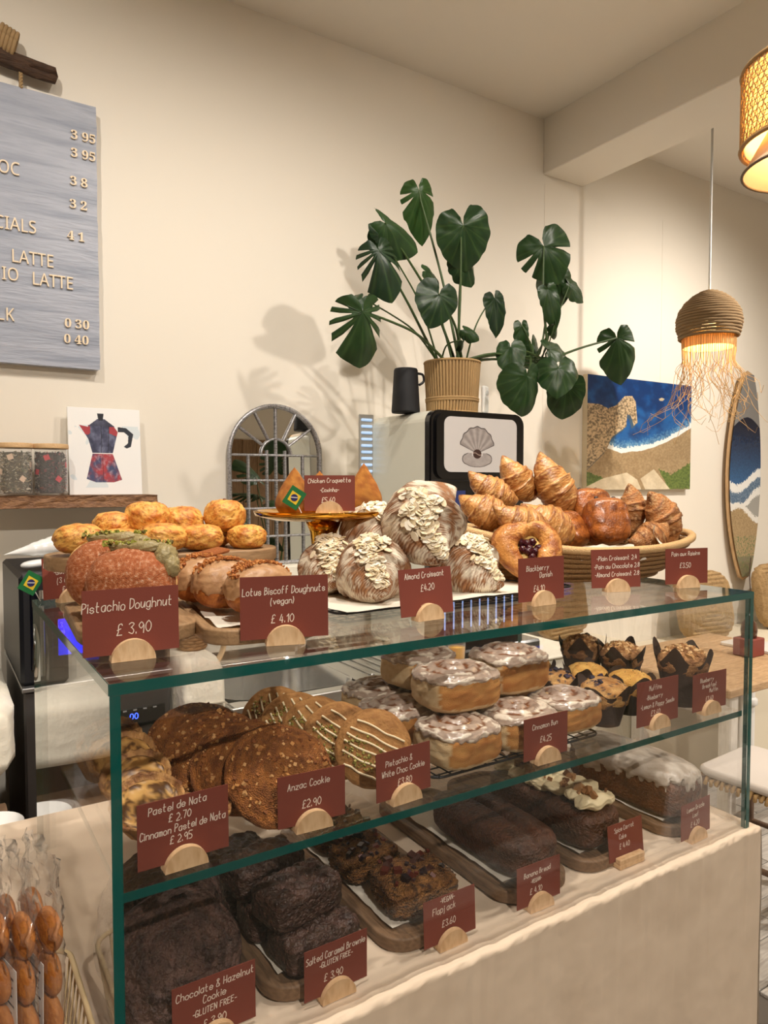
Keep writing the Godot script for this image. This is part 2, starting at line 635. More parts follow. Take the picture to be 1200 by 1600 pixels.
func build_wall_things() -> void:
	var g: G
	# ---- hanging menu board
	var t := thing("menu_board", "grey-blue painted wooden menu board with raised letters hanging from driftwood", "menu board", Vector3(0.0, 2.025, WALL + 0.025))
	g = G.new()
	g.grid(40, 40, func(s: float, q: float):
		var e := 0.002 * n3(Vector3(s * 3, q * 40, 0), 1.0) + 0.0012 * n3(Vector3(s * 40, q * 9, 5), 1.0)
		return Vector3(lerpf(-0.30, 0.537, s) + (0.003 * n3(Vector3(0, q * 12, 3), 1.0) if s > 0.5 else 0.0), lerpf(0.002, 0.932, q) , 0.02 + e))
	var board_m := mat("board_paint", Color.WHITE, 0.42, {"tex": noise_tex("board_tone", 0.008, 0, 512, [rgb(134, 142, 158), rgb(152, 158, 173), rgb(168, 173, 187), rgb(143, 150, 166)], 5), "tri": Vector3(0.5, 4, 2), "bump": noise_tex("board_grain", 0.02, 2, 512), "depth": 0.12})
	part("painted_face", g, board_m, t)
	g = G.new(); g.box(Vector3(0.1185, 0.467, 0.0), Vector3(0.835, 0.93, 0.036), 0.003)
	part("panel", g, board_m, t)
	var lm := mat("letter_wood", rgb(238, 218, 188), 0.5)
	var z := 0.0245
	for a in [["3 95", 0.451, 2.823], ["3 95", 0.450, 2.761], ["3 8", 0.446, 2.663], ["3 2", 0.443, 2.583], ["4 1", 0.433, 2.472], ["0 30", 0.419, 2.165], ["0 40", 0.416, 2.110]]:
		letters(a[0], 0.031, Vector3(a[1], a[2] - 2.025 - 0.009, z), lm, t, true, 0)
	for a in [["CHOC", 0.289, 2.655], ["SPECIALS", 0.337, 2.470], ["LATTE", 0.390, 2.364], ["PISTACHIO", 0.280, 2.301], ["LATTE", 0.452, 2.297], ["MILK", 0.262, 2.165]]:
		letters(a[0], 0.043, Vector3(a[1], a[2] - 2.025 - 0.012, z), lm, t, false, 2).scale.x = 0.84
	# ---- driftwood and its rope
	var dw := thing("driftwood_branch", "dark weathered driftwood branch bound with rope above the menu board", "driftwood", Vector3(0.2, 3.05, WALL + 0.045))
	g = G.new()
	g.grid(28, 60, func(s: float, q: float):
		var a: float = s * TAU
		var x := lerpf(-0.42, 0.215, q)
		var r := 0.036 * (1.0 - 0.25 * q) * (1.0 if q < 0.985 else 0.0) * (1.0 if q > 0.015 else 0.0)
		r *= 1.0 + 0.22 * n3(Vector3(cos(a), sin(a), q * 3.0), 1.7) + 0.12 * n3(Vector3(cos(a) * 4, sin(a) * 4, q * 1.5), 1.0)
		if q > 0.85 and absf(sin(a) + 0.25) < 0.2: r *= 0.55
		return Vector3(x, 0.055 - 0.075 * pow(q, 1.5) + 0.03 * sin(q * 6.0) * 0.5 + sin(a) * r, cos(a) * r)
	, true, true)
	part("branch", g, mat("driftwood", Color.WHITE, 0.75, {"tex": noise_tex("drift", 0.01, 0, 512, [rgb(40, 28, 20), rgb(88, 62, 44), rgb(60, 42, 30), rgb(112, 82, 58)], 5), "tri": Vector3(1.5, 12, 12), "bump": noise_tex("drift_bump", 0.02, 2), "depth": 0.3}), dw)
	var rope_m := mat("rope", rgb(176, 146, 104), 0.9, {"bump": noise_tex("rope_bump", 0.06, 0), "depth": 0.2, "tri": v3(14)})
	g = G.new()
	for k in 5:
		var path := PackedVector3Array()
		for i in 25:
			var a := TAU * i / 24.0
			path.append(Vector3(0.035 + 0.011 * k + 0.012 * sin(a), 0.05 + 0.042 * sin(a) - 0.004 * k, 0.043 * cos(a)))
		g.tube(path, 0.0065, 7)
	part("rope_binding", g, rope_m, dw)
	g = G.new()
	for k in 2:
		var path := PackedVector3Array()
		for i in 30:
			var q := i / 29.0
			path.append(Vector3(0.098 + 0.0035 * cos(q * 30 + PI * k), 0.01 - q * 0.105, 0.0035 * sin(q * 30 + PI * k)))
		g.tube(path, 0.004, 6)
	part("hanging_rope", g, rope_m, dw)

	# ---- shelf with jars and print
	var sh := thing("wall_shelf", "rough live-edge wooden wall shelf holding tea jars and a print", "shelf", Vector3(0.2, 1.532, -2.70))
	g = G.new()
	g.grid(90, 24, func(s: float, q: float):
		var a: float = q * TAU
		var x := lerpf(-0.6, 0.512, s)
		var ex := 1.0 if s > 0.004 and s < 0.996 else 0.0
		var cy := clampf(sin(a) * 1.8, -1, 1)
		var cz := clampf(cos(a) * 1.8, -1, 1)
		var bump := 0.0
		if cz > 0.5 and absf(cy) < 0.98: bump = 0.010 * n3(Vector3(x * 9, sin(a) * 1.2, 2), 2.2) - 0.003
		return Vector3(x, 0.023 + cy * 0.021 * ex, cz * 0.085 * ex + bump)
	)
	part("plank", g, mat("shelf_wood", Color.WHITE, 0.65, {"tex": noise_tex("shelf", 0.014, 0, 512, [rgb(96, 64, 42), rgb(158, 116, 80), rgb(120, 84, 58), rgb(176, 134, 96)], 5), "tri": Vector3(2, 6, 6), "bump": noise_tex("shelf_bump", 0.03, 2), "depth": 0.25}), sh)
	for k in 2: tea_jar(Vector3([0.249, 0.358][k], 1.578, -2.68), k)
	var pr := thing("moka_print", "white art print of a blue and red moka pot leaning on the wall", "art print", Vector3(0.548, 1.576, -2.727), 0.0)
	pr.rotation_degrees.x = -5.0
	g = G.new(); g.box(Vector3(0, 0.157, 0), Vector3(0.250, 0.314, 0.006), 0.001)
	part("card_board", g, mat("paper_white", rgb(240, 240, 238), 0.8), pr)
	g = G.new(); g.quad(Vector3(-0.124, 0.001, 0.0035), Vector3(0.124, 0.001, 0.0035), Vector3(0.124, 0.313, 0.0035), Vector3(-0.124, 0.313, 0.0035))
	part("picture", g, mat("moka_picture", Color.WHITE, 0.75, {"tex": moka_picture()}), pr, Vector3.ZERO, false, true)

	arched_mirror()

	# ---- seascape canvas
	var pc := thing("seascape_canvas", "resin seascape canvas with blue sea, rocks and sandy beach", "painting", Vector3(3.567, 1.578, WALL + 0.018))
	g = G.new(); g.box(Vector3(0, 0.322, 0), Vector3(0.94, 0.644, 0.036), 0.002)
	part("stretcher", g, mat("canvas_side", rgb(206, 190, 160), 0.8), pc)
	g = G.new(); g.quad(Vector3(-0.469, 0.001, 0.0186), Vector3(0.469, 0.001, 0.0186), Vector3(0.469, 0.643, 0.0186), Vector3(-0.469, 0.643, 0.0186))
	part("picture", g, mat("sea_picture", Color.WHITE, 0.3, {"tex": sea_picture()}), pc, Vector3.ZERO, false, true)

	# ---- surfboard wall piece
	var sb := thing("surfboard_art", "surfboard-shaped resin wall art with dark sea, white waves and sand", "wall art", Vector3(4.61, 0.965, WALL + 0.035))
	g = G.new()
	var half := func(q: float): return 0.195 * pow(sin(PI * clampf(q * 0.94 + 0.03, 0.0, 1.0)), 0.62) * (1.0 if q > 0.003 and q < 0.997 else 0.0)
	g.grid(40, 60, func(s: float, q: float):
		var a: float = s * TAU
		var w: float = half.call(q)
		return Vector3(cos(a) * w, q * 1.397, sin(a) * minf(0.018, w) + 0.02 * pow(2 * q - 1, 2))
	, true, true)
	part("rail", g, wood_mat("surf", rgb(150, 116, 78), rgb(196, 160, 116), Vector3(6, 0.6, 6)), sb)
	g = G.new()
	g.grid(16, 60, func(s: float, q: float):
		var qq := lerpf(0.02, 0.98, q)
		var w: float = half.call(qq) - 0.016
		return Vector3((s * 2 - 1) * maxf(w, 0.0), qq * 1.397, 0.0205 + 0.02 * pow(2 * qq - 1, 2)))
	part("picture", g, mat("surf_picture", Color.WHITE, 0.18, {"tex": surf_picture()}), sb, Vector3.ZERO, false, true)

func tea_jar(at: Vector3, k: int) -> void:
	var t := thing("tea_jar", ["clear glass jar of loose herbal tea with a bamboo lid", "clear glass jar of dark fruit tea with red tags and a bamboo lid"][k], "jar", at, 0.0, "tea jars on the shelf")
	var g := G.new()
	g.lathe(PackedVector2Array([Vector2(0, 0.002), Vector2(0.050, 0.002), Vector2(0.053, 0.008), Vector2(0.053, 0.158), Vector2(0.051, 0.158), Vector2(0.051, 0.008), Vector2(0, 0.005)]), 36)
	part("glass", g, mat("jar_glass", Color(1, 1, 1), 0.0, {"alpha": 0.06}), t)
	g = G.new()
	g.lathe(PackedVector2Array([Vector2(0, 0.156), Vector2(0.056, 0.156), Vector2(0.057, 0.159), Vector2(0.057, 0.170), Vector2(0.055, 0.173), Vector2(0, 0.173)]), 36)
	part("lid", g, wood_mat("bamboo", rgb(196, 156, 108), rgb(226, 190, 144), Vector3(8, 8, 8)), t)
	# tea: hundreds of leaves, buds and tags heaped in the jar
	g = G.new()
	var tones: Array = [[lin(120, 108, 70), lin(150, 140, 110), lin(90, 92, 60), lin(176, 160, 130), lin(200, 190, 170)], [lin(52, 40, 40), lin(78, 58, 56), lin(30, 26, 30), lin(120, 40, 50), lin(96, 84, 80)]][k]
	for i in 700:
		var a := rng.randf() * TAU
		var r := 0.047 * (1.0 - 0.35 * pow(rng.randf(), 2.0))
		var p := Vector3(cos(a) * r, 0.012 + rng.randf() * 0.132, sin(a) * r)
		var b := Basis.from_euler(Vector3(rng.randf() * 6, rng.randf() * 6, rng.randf() * 6))
		g.box(p, Vector3(0.010 * rng.randf() + 0.004, 0.003 + 0.003 * rng.randf(), 0.0015), 0.0, b, tones[rng.randi() % 5])
	var leaves := part("loose_tea", g, mat("tea", Color.WHITE, 0.8, {"vc": true}), t, Vector3.ZERO, true)
	leaves.set_meta("kind", "stuff")
	g = G.new(); g.lathe(PackedVector2Array([Vector2(0, 0.006), Vector2(0.036, 0.006), Vector2(0.036, 0.142), Vector2(0, 0.145)]), 16)
	part("tea_core", g, mat("tea_core_%d" % k, [rgb(96, 84, 56), rgb(40, 32, 34)][k], 0.9), t)
	for i in 5:
		var a := -0.3 + i * 0.75
		g = G.new()
		g.box(Vector3.ZERO, Vector3(0.018, 0.018, 0.0008), 0.0)
		var tg := part("paper_tag", g, mat("tag_%d" % k, [rgb(226, 196, 170), rgb(206, 40, 60)][k], 0.7), t, Vector3(cos(a) * 0.0495, 0.03 + 0.024 * ((i * 3) % 5), sin(a) * 0.0495))
		tg.rotation = Vector3(0, PI / 2 - a, 0.5 + i)

func moka_picture() -> ImageTexture:
	var body := poly([0.27, 0.20, 0.62, 0.20, 0.68, 0.27, 0.60, 0.52, 0.32, 0.52, 0.27, 0.36, 0.15, 0.20, 0.27, 0.22])
	var lid := poly([0.27, 0.21, 0.40, 0.125, 0.50, 0.125, 0.64, 0.21])
	var knob := poly([0.40, 0.06, 0.49, 0.06, 0.475, 0.14, 0.415, 0.14])
	var base := poly([0.32, 0.53, 0.60, 0.53, 0.72, 0.83, 0.60, 0.86, 0.36, 0.86, 0.23, 0.82])
	var handle := poly([0.68, 0.21, 0.80, 0.22, 0.90, 0.29, 0.86, 0.44, 0.80, 0.46, 0.76, 0.44, 0.82, 0.40, 0.83, 0.31, 0.77, 0.27, 0.68, 0.27])
	return painted(248, 312, func(u: float, v: float):
		var w := n3(Vector3(u, v, 0), 5.0)
		var f := n3(Vector3(u, v, 3), 14.0)
		var c := rgb(243, 243, 242)
		if n3(Vector3(u, v, 9), 2.2) > 0.18 and v > 0.2 and v < 0.92: c = c.lerp(rgb(190, 214, 226), 0.45)
		if inside(u, v, body):
			c = rgb(112, 116, 142).lerp(rgb(58, 60, 84), clampf(0.5 + w * 1.2 + f * 0.5, 0, 1))
			if (u > 0.56 or u < 0.3) and v < 0.3 + 0.06 * w: c = rgb(168, 62, 70)
		if inside(u, v, lid): c = rgb(92, 94, 116).lerp(rgb(52, 54, 72), clampf(0.5 + w, 0, 1))
		if inside(u, v, knob): c = rgb(40, 42, 50)
		if inside(u, v, base):
			c = rgb(172, 66, 74).lerp(rgb(72, 78, 112), clampf((v - 0.58) * 3.0 + w * 1.6, 0, 1)).lerp(rgb(200, 190, 200), clampf(f * 0.9, 0, 0.5))
		if inside(u, v, handle): c = rgb(46, 50, 60)
		if inside(u, v, body) and (absf(u - 0.45 - 0.02 * w) < 0.006 or absf(u - 0.56 + (v - 0.2) * 0.08) < 0.005): c = c.darkened(0.35)
		if inside(u, v, base) and absf(u - 0.46) < 0.005: c = c.darkened(0.3)
		return c)

func sea_picture() -> ImageTexture:
	var rock := poly([0, 0.25, 0.11, 0.25, 0.18, 0.28, 0.25, 0.25, 0.33, 0.16, 0.40, 0.15, 0.435, 0.2, 0.455, 0.39, 0.42, 0.42, 0.39, 0.33, 0.355, 0.32, 0.35, 0.43, 0.22, 0.53, 0.17, 0.65, 0, 0.82])
	var grass1 := poly([0.66, 0.80, 0.80, 0.86, 1, 0.74, 1, 1, 0.78, 1])
	var grass2 := poly([0, 0.84, 0.12, 0.88, 0.20, 0.93, 0, 1])
	var stone1 := poly([0, 0.97, 0.14, 0.90, 0.36, 0.845, 0.46, 0.91, 0.50, 1, 0, 1])
	var stone2 := poly([0.49, 0.90, 0.62, 0.81, 0.79, 1.0, 0.54, 1.0])
	var islet := poly([0.66, 0.155, 0.69, 0.14, 0.72, 0.15, 0.70, 0.17, 0.67, 0.172])
	return painted(470, 322, func(u: float, v: float):
		var w := n3(Vector3(u, v, 0), 7.0)
		var f := n3(Vector3(u * 3, v * 3, 2), 14.0)
		var shore := 0.60 + 0.10 * sin((u - 0.08) * 3.4) - 0.28 * maxf(u - 0.3, 0.0) + 0.012 * w
		var d := shore - v
		var c: Color
		if d > 0.0:
			c = rgb(26, 92, 160).lerp(rgb(6, 50, 106), clampf(0.5 + w * 1.1 + 0.35 * sin(v * 8.0 + 1.0), 0, 1))
			if d < 0.14: c = c.lerp(rgb(170, 205, 222), clampf(1.0 - d / 0.12 + f * 0.5, 0, 0.85))
			if d < 0.045 + 0.02 * f: c = rgb(238, 240, 238)
		else:
			c = rgb(176, 152, 116).lerp(rgb(150, 126, 92), clampf(0.5 + f + w * 0.4, 0, 1))
		if inside(u, v, rock):
			c = rgb(206, 182, 146).lerp(rgb(110, 96, 76), clampf(0.35 + f * 1.5 + 0.6 * n3(Vector3(u * 8 + v * 8, v * 2, 1), 3.0), 0, 1))
		elif inside(u + 0.02, v - 0.03, rock) and v > 0.3: c = c.lerp(rgb(84, 92, 96), 0.7)
		if inside(u, v, islet): c = rgb(196, 180, 150)
		if inside(u, v + 0.02 * f, grass1) or inside(u, v + 0.02 * f, grass2): c = rgb(116, 134, 66).lerp(rgb(76, 96, 42), clampf(0.5 + f, 0, 1))
		if inside(u, v, stone1) or inside(u, v, stone2): c = rgb(228, 214, 186).lerp(rgb(206, 190, 160), clampf(0.5 + w + f * 0.4, 0, 1))
		return c)

func surf_picture() -> ImageTexture:
	return painted(120, 420, func(u: float, v0: float):
		var v: float = 1.0 - v0
		v = 1.0 - v
		var q: float = 1.0 - v0
		var w := n3(Vector3(u, v0 * 3.5, 0), 4.0)
		var f := n3(Vector3(u * 2, v0 * 7, 4), 12.0)
		q = v0
		var top := 1.0 - q      # 0 at the nose
		var a := 0.04 * sin(u * 4.0 + 0.6) + 0.012 * f
		var c := rgb(128, 126, 124)
		var arch := 0.21 + 0.05 * pow(2 * u - 1, 2)
		if top > arch: c = rgb(14, 22, 44).lerp(rgb(44, 92, 140), clampf((top - 0.24) * 3.6 + f * 0.25, 0, 1))
		if top > 0.50 + a: c = rgb(236, 236, 232)
		if top > 0.545 + a + 0.01 * w: c = rgb(120, 142, 162).lerp(rgb(70, 96, 126), clampf(0.5 + f, 0, 1))
		if top > 0.60 + a * 1.2: c = rgb(234, 232, 226)
		if top > 0.635 + a: c = rgb(160, 158, 152)
		if top > 0.67 - a: c = rgb(232, 228, 220)
		if top > 0.70 - a: c = rgb(178, 152, 112).lerp(rgb(150, 126, 90), clampf(0.5 + f, 0, 1))
		if top > 0.80 and f > 0.18: c = rgb(98, 116, 74)
		if top > 0.9 and f < 0.05: c = rgb(120, 110, 90)
		return c)

func arched_mirror() -> void:
	var t := thing("arched_mirror", "arched window-style mirror with distressed silver metal glazing bars", "mirror", Vector3(1.235, 1.279, WALL + 0.025))
	t.rotation_degrees.x = -1.0
	var R := 0.205
	var sp := 0.455          # spring line
	var out := PackedVector2Array([Vector2(-R, 0), Vector2(R, 0)])
	for i in 25:
		var a := PI * i / 24.0
		out.append(Vector2(cos(a) * R, sp + sin(a) * R))
	var g := G.new()
	g.prism(out, -0.004, 0.0)
	part("mirror_glass", g, mat("mirror", rgb(235, 235, 232), 0.01, {"metal": 1.0}), t)
	var bar := mat("distressed_metal", Color.WHITE, 0.38, {"metal": 0.75, "tex": noise_tex("distress", 0.03, 0, 512, [rgb(70, 66, 66), rgb(150, 148, 150), rgb(196, 196, 200), rgb(110, 106, 106)], 4), "tri": v3(6), "bump": noise_tex("grain", 0.03), "depth": 0.05})
	var path := PackedVector3Array([Vector3(-R, 0.0, 0.006)])
	for i in 29:
		var a := PI - PI * i / 28.0
		path.append(Vector3(cos(a) * R, sp + sin(a) * R, 0.006))
	path.append(Vector3(R, 0.0, 0.006))
	g = G.new(); g.tube(path, 0.0095, 8); g.tube(PackedVector3Array([Vector3(-R - 0.008, 0.003, 0.006), Vector3(R + 0.008, 0.003, 0.006)]), 0.009, 8)
	part("frame", g, bar, t)
	var bars := []
	for x in [-0.123, -0.041, 0.041, 0.123]:
		bars.append([Vector3(x, 0, 0.005), Vector3(x, sp + (0.0 if absf(x) > 0.06 else 0.02), 0.005)])
	bars.append([Vector3(0, 0.0, 0.005), Vector3(0, sp + R, 0.005)])
	for y in [0.117, 0.234, 0.35, sp]: bars.append([Vector3(-R, y, 0.005), Vector3(R, y, 0.005)])
	for a in [35.0, 62.0, 118.0, 145.0]:
		var d := Vector3(cos(deg_to_rad(a)), sin(deg_to_rad(a)), 0)
		bars.append([Vector3(0, sp, 0.005) + d * 0.068, Vector3(0, sp, 0.005) + d * R])
	for b in bars:
		g = G.new(); g.tube(PackedVector3Array([b[0], b[1]]), 0.0055, 6); part("glazing_bar", g, bar, t)
	var small := PackedVector3Array()
	for i in 17:
		var a := PI * i / 16.0
		small.append(Vector3(cos(a) * 0.068, sp + sin(a) * 0.068, 0.005))
	g = G.new(); g.tube(small, 0.0055, 6); part("glazing_bar", g, bar, t)

# ------------------------------------------------------------------ coffee machine and what stands on it
func rrect(w: float, h: float, r: float) -> PackedVector2Array: return rounded(w, h, r, 6)

func rings(g: G, list: Array, at := Vector3.ZERO, close_first := false, close_last := true) -> void:   # [w, d, r, y]
	var from := g.ix.size()
	var first := g.v.size()
	var n := 0
	for q in list:
		var o := rounded(q[0], q[1], q[2], 6)
		n = o.size()
		for p in o: g.add(at + Vector3(p.x, q[3], p.y))
	for j in list.size() - 1:
		for i in n:
			var a := first + j * n + i
			var b := first + j * n + (i + 1) % n
			g.tri(a, b, b + n); g.tri(a, b + n, a + n)
	for e in [[close_first, 0], [close_last, list.size() - 1]]:
		if e[0]:
			var m := g.add(at + Vector3(0, list[e[1]][3], 0))
			for i in n:
				if e[1] == 0: g.tri(m, first + (i + 1) % n, first + i)
				else: g.tri(m, first + e[1] * n + i, first + e[1] * n + (i + 1) % n)

func build_coffee_machine() -> void:
	var g := G.new()
	var t := thing("coffee_machine", "white and black automatic coffee machine with a shell picture on its front", "coffee machine", Vector3(1.808, 0.952, -2.15))
	var cream := mat("machine_white", rgb(232, 232, 218), 0.3, {"coat": 0.4})
	var black := mat("machine_black", rgb(14, 14, 16), 0.12, {"coat": 0.6})
	var o := rrect(0.472, 0.94, 0.045)
	g.prism(o, -0.42, -0.035, Transform3D(Basis(), Vector3(0, 0.47, 0)))
	part("body", g, cream, t)
	g = G.new(); g.prism(o, -0.034, -0.006, Transform3D(Basis(), Vector3(0, 0.47, 0)))
	g.prism(rrect(0.462, 0.93, 0.04), -0.006, 0.0, Transform3D(Basis(), Vector3(0, 0.47, 0)))
	part("front_panel", g, black, t)
	g = G.new(); g.prism(rrect(0.43, 0.245, 0.035), 0.0, 0.012, Transform3D(Basis(), Vector3(0, 0.805, 0)))
	part("picture_frame", g, black, t)
	var inner := rrect(0.362, 0.208, 0.03)
	g = G.new(); g.prism(inner, 0.012, 0.0135, Transform3D(Basis(), Vector3(0.0, 0.812, 0)))
	for i in g.u.size(): g.u[i] = Vector2(g.v[i].x / 0.362 + 0.5, 0.5 - (g.v[i].y - 0.812) / 0.208)
	part("shell_picture", g, mat("shell_picture", Color.WHITE, 0.25, {"tex": shell_picture(), "coat": 0.5}), t, Vector3.ZERO, false, true)
	g = G.new(); g.box(Vector3(0, 0.676, 0.002), Vector3(0.462, 0.006, 0.004)); part("seam", g, mat("seam_grey", rgb(40, 40, 44), 0.3), t)
	g = G.new(); g.box(Vector3(-0.13, 0.60, 0.002), Vector3(0.12, 0.075, 0.003), 0.001); part("control_display", g, mat("control_display", rgb(30, 34, 60), 0.1, {"glow": rgb(70, 84, 150), "power": 0.25}), t)
	g = G.new(); g.box(Vector3(-0.13, 0.61, 0.0045), Vector3(0.02, 0.003, 0.001), 0.0, Basis(Vector3.BACK, 0.7)); part("display_icon", g, mat("display_icon", Color.WHITE, 0.4, {"glow": rgb(200, 210, 255), "power": 1.0}), t)
	# brewing bay with pale blue light strips
	g = G.new(); g.box(Vector3(0, 0.30, 0.003), Vector3(0.40, 0.42, 0.004), 0.002); part("brewing_bay", g, mat("bay", rgb(26, 28, 34), 0.2), t)
	for k in 9:
		g = G.new(); g.box(Vector3(-0.17 + 0.0425 * k, 0.30, 0.0065), Vector3(0.007, 0.38, 0.003), 0.001)
		part("led_strip", g, mat("led_blue", rgb(190, 215, 255), 0.4, {"glow": rgb(110, 160, 255), "power": 0.7}), t)
	g = G.new(); g.box(Vector3(0, 0.47, 0.05), Vector3(0.1, 0.07, 0.1), 0.015); g.tube(PackedVector3Array([Vector3(-0.02, 0.44, 0.06), Vector3(-0.02, 0.40, 0.06)]), 0.008); g.tube(PackedVector3Array([Vector3(0.02, 0.44, 0.06), Vector3(0.02, 0.40, 0.06)]), 0.008)
	part("spout", g, black, t)
	g = G.new(); g.box(Vector3(0, 0.035, 0.07), Vector3(0.40, 0.05, 0.14), 0.008); part("drip_tray", g, black, t)
	# blue LED reflections imitated by glowing bars on an added plate
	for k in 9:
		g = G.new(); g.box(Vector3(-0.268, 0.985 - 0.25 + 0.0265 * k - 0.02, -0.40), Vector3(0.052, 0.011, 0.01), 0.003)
		part("reflection_stripe", g, mat("reflection_glow", rgb(200, 220, 245), 0.5, {"glow": rgb(150, 195, 240), "power": 0.5}), t)
	g = G.new(); g.box(Vector3(-0.266, 0.80, -0.408), Vector3(0.07, 0.30, 0.01), 0.003); part("stripe_plate", g, mat("stripe_plate", rgb(188, 186, 180), 0.35, {"metal": 0.5}), t)
	# juice cups in front
	for k in 2:
		var j := thing("juice_cup", "clear cup of yellow juice under the coffee machine", "cup", Vector3(1.50 + 0.075 * k, 0.952, -1.99), 0.0, "juice cups by the coffee machine")
		g = G.new(); g.lathe(PackedVector2Array([Vector2(0, 0.0), Vector2(0.026, 0.0), Vector2(0.032, 0.10), Vector2(0.0305, 0.10), Vector2(0.025, 0.004), Vector2(0, 0.004)]), 24); part("cup", g, mat("cup_glass", Color.WHITE, 0.0, {"alpha": 0.08}), j)
		g = G.new(); g.lathe(PackedVector2Array([Vector2(0, 0.005), Vector2(0.0245, 0.005), Vector2(0.0295, 0.085), Vector2(0, 0.085)]), 24); part("juice", g, mat("juice", rgb(232, 176, 40), 0.25, {"sss": 0.2}), j)
	# speaker and remote on top
	var s := thing("speaker", "black cylindrical portable speaker with a loop handle on the coffee machine", "speaker", Vector3(1.592, 1.893, -2.34))
	g = G.new(); g.lathe(PackedVector2Array([Vector2(0, 0), Vector2(0.054, 0), Vector2(0.056, 0.006), Vector2(0.047, 0.165), Vector2(0.044, 0.172), Vector2(0, 0.172)]), 32)
	part("body", g, mat("speaker_black", rgb(16, 17, 22), 0.65, {"bump": noise_tex("mesh_cloth", 0.2, 1), "depth": 0.05, "tri": v3(8)}), s)
	g = G.new(); g.tube(arc([Vector3(0.043, 0.155, 0.02), Vector3(0.064, 0.15, 0.025), Vector3(0.068, 0.125, 0.025), Vector3(0.048, 0.11, 0.022)], 12), 0.005, 8); part("handle", g, mat("speaker_black2", rgb(20, 20, 24), 0.4), s)
	var r := thing("white_remote", "small white plastic remote standing beside the plant basket", "remote", Vector3(1.945, 1.893, -2.28), 20.0)
	g = G.new(); g.box(Vector3(0, 0.006, 0), Vector3(0.034, 0.012, 0.03), 0.003); part("stand", g, mat("clear_plastic", rgb(225, 228, 230), 0.1), r)
	g = G.new(); g.box(Vector3(0, 0.068, 0), Vector3(0.042, 0.112, 0.018), 0.006); part("body", g, mat("plastic_white", rgb(238, 238, 234), 0.35), r)
	g = G.new(); g.lathe(PackedVector2Array([Vector2(0, 0), Vector2(0.011, 0), Vector2(0.011, 0.003), Vector2(0, 0.003)]), 16); var bt := part("button", g, mat("plastic_grey", rgb(206, 206, 204), 0.4), r, Vector3(0, 0.095, 0.009)); bt.rotation.x = PI / 2

func shell_picture() -> ImageTexture:
	var cx := 0.44; 
	return painted(360, 208, func(u: float, v: float):
		var c := rgb(206, 202, 200)
		var px: float = (u - cx) * 1.74
		# upper fan
		var dx: float = px; var dy: float = 0.66 - v
		var a := atan2(dx, maxf(dy, 0.0001)); var rr := sqrt(dx * dx + dy * dy)
		var R := 0.50 * (1.0 + 0.02 * cos(a * 17.0)) * (1.0 - 0.20 * pow(absf(a) / 1.5, 2.0))
		if dy > 0.0 and absf(a) < 1.2 and rr < R:
			c = rgb(176, 168, 164).lerp(rgb(140, 132, 130), clampf(0.45 + 0.4 * cos(a * 17.0) + 0.3 * n3(Vector3(u, v, 0), 8.0), 0, 1))
			if rr > R - 0.02 or absf(a) > 1.16: c = rgb(90, 84, 84)
		# lower half shell
		var ly: float = (v - 0.76) / 0.15; var lx: float = px / (0.36 * (1.0 + 0.03 * cos(px * 40.0)))
		if ly > -0.75 and lx * lx + ly * ly < 1.0 and not (v < 0.70 and absf(px) < 0.13):
			c = rgb(182, 174, 170).lerp(rgb(150, 142, 140), clampf(0.5 + 0.5 * n3(Vector3(u, v, 4), 9.0), 0, 1))
			if lx * lx + ly * ly > 0.86: c = rgb(96, 90, 90)
		var bx: float = px / 0.10; var by: float = (v - 0.665) / 0.085
		if bx * bx + by * by < 1.0:
			c = rgb(66, 46, 42)
			if absf(by - 0.25 * sin(bx * 2.6)) < 0.13: c = rgb(150, 128, 118)
		return c)

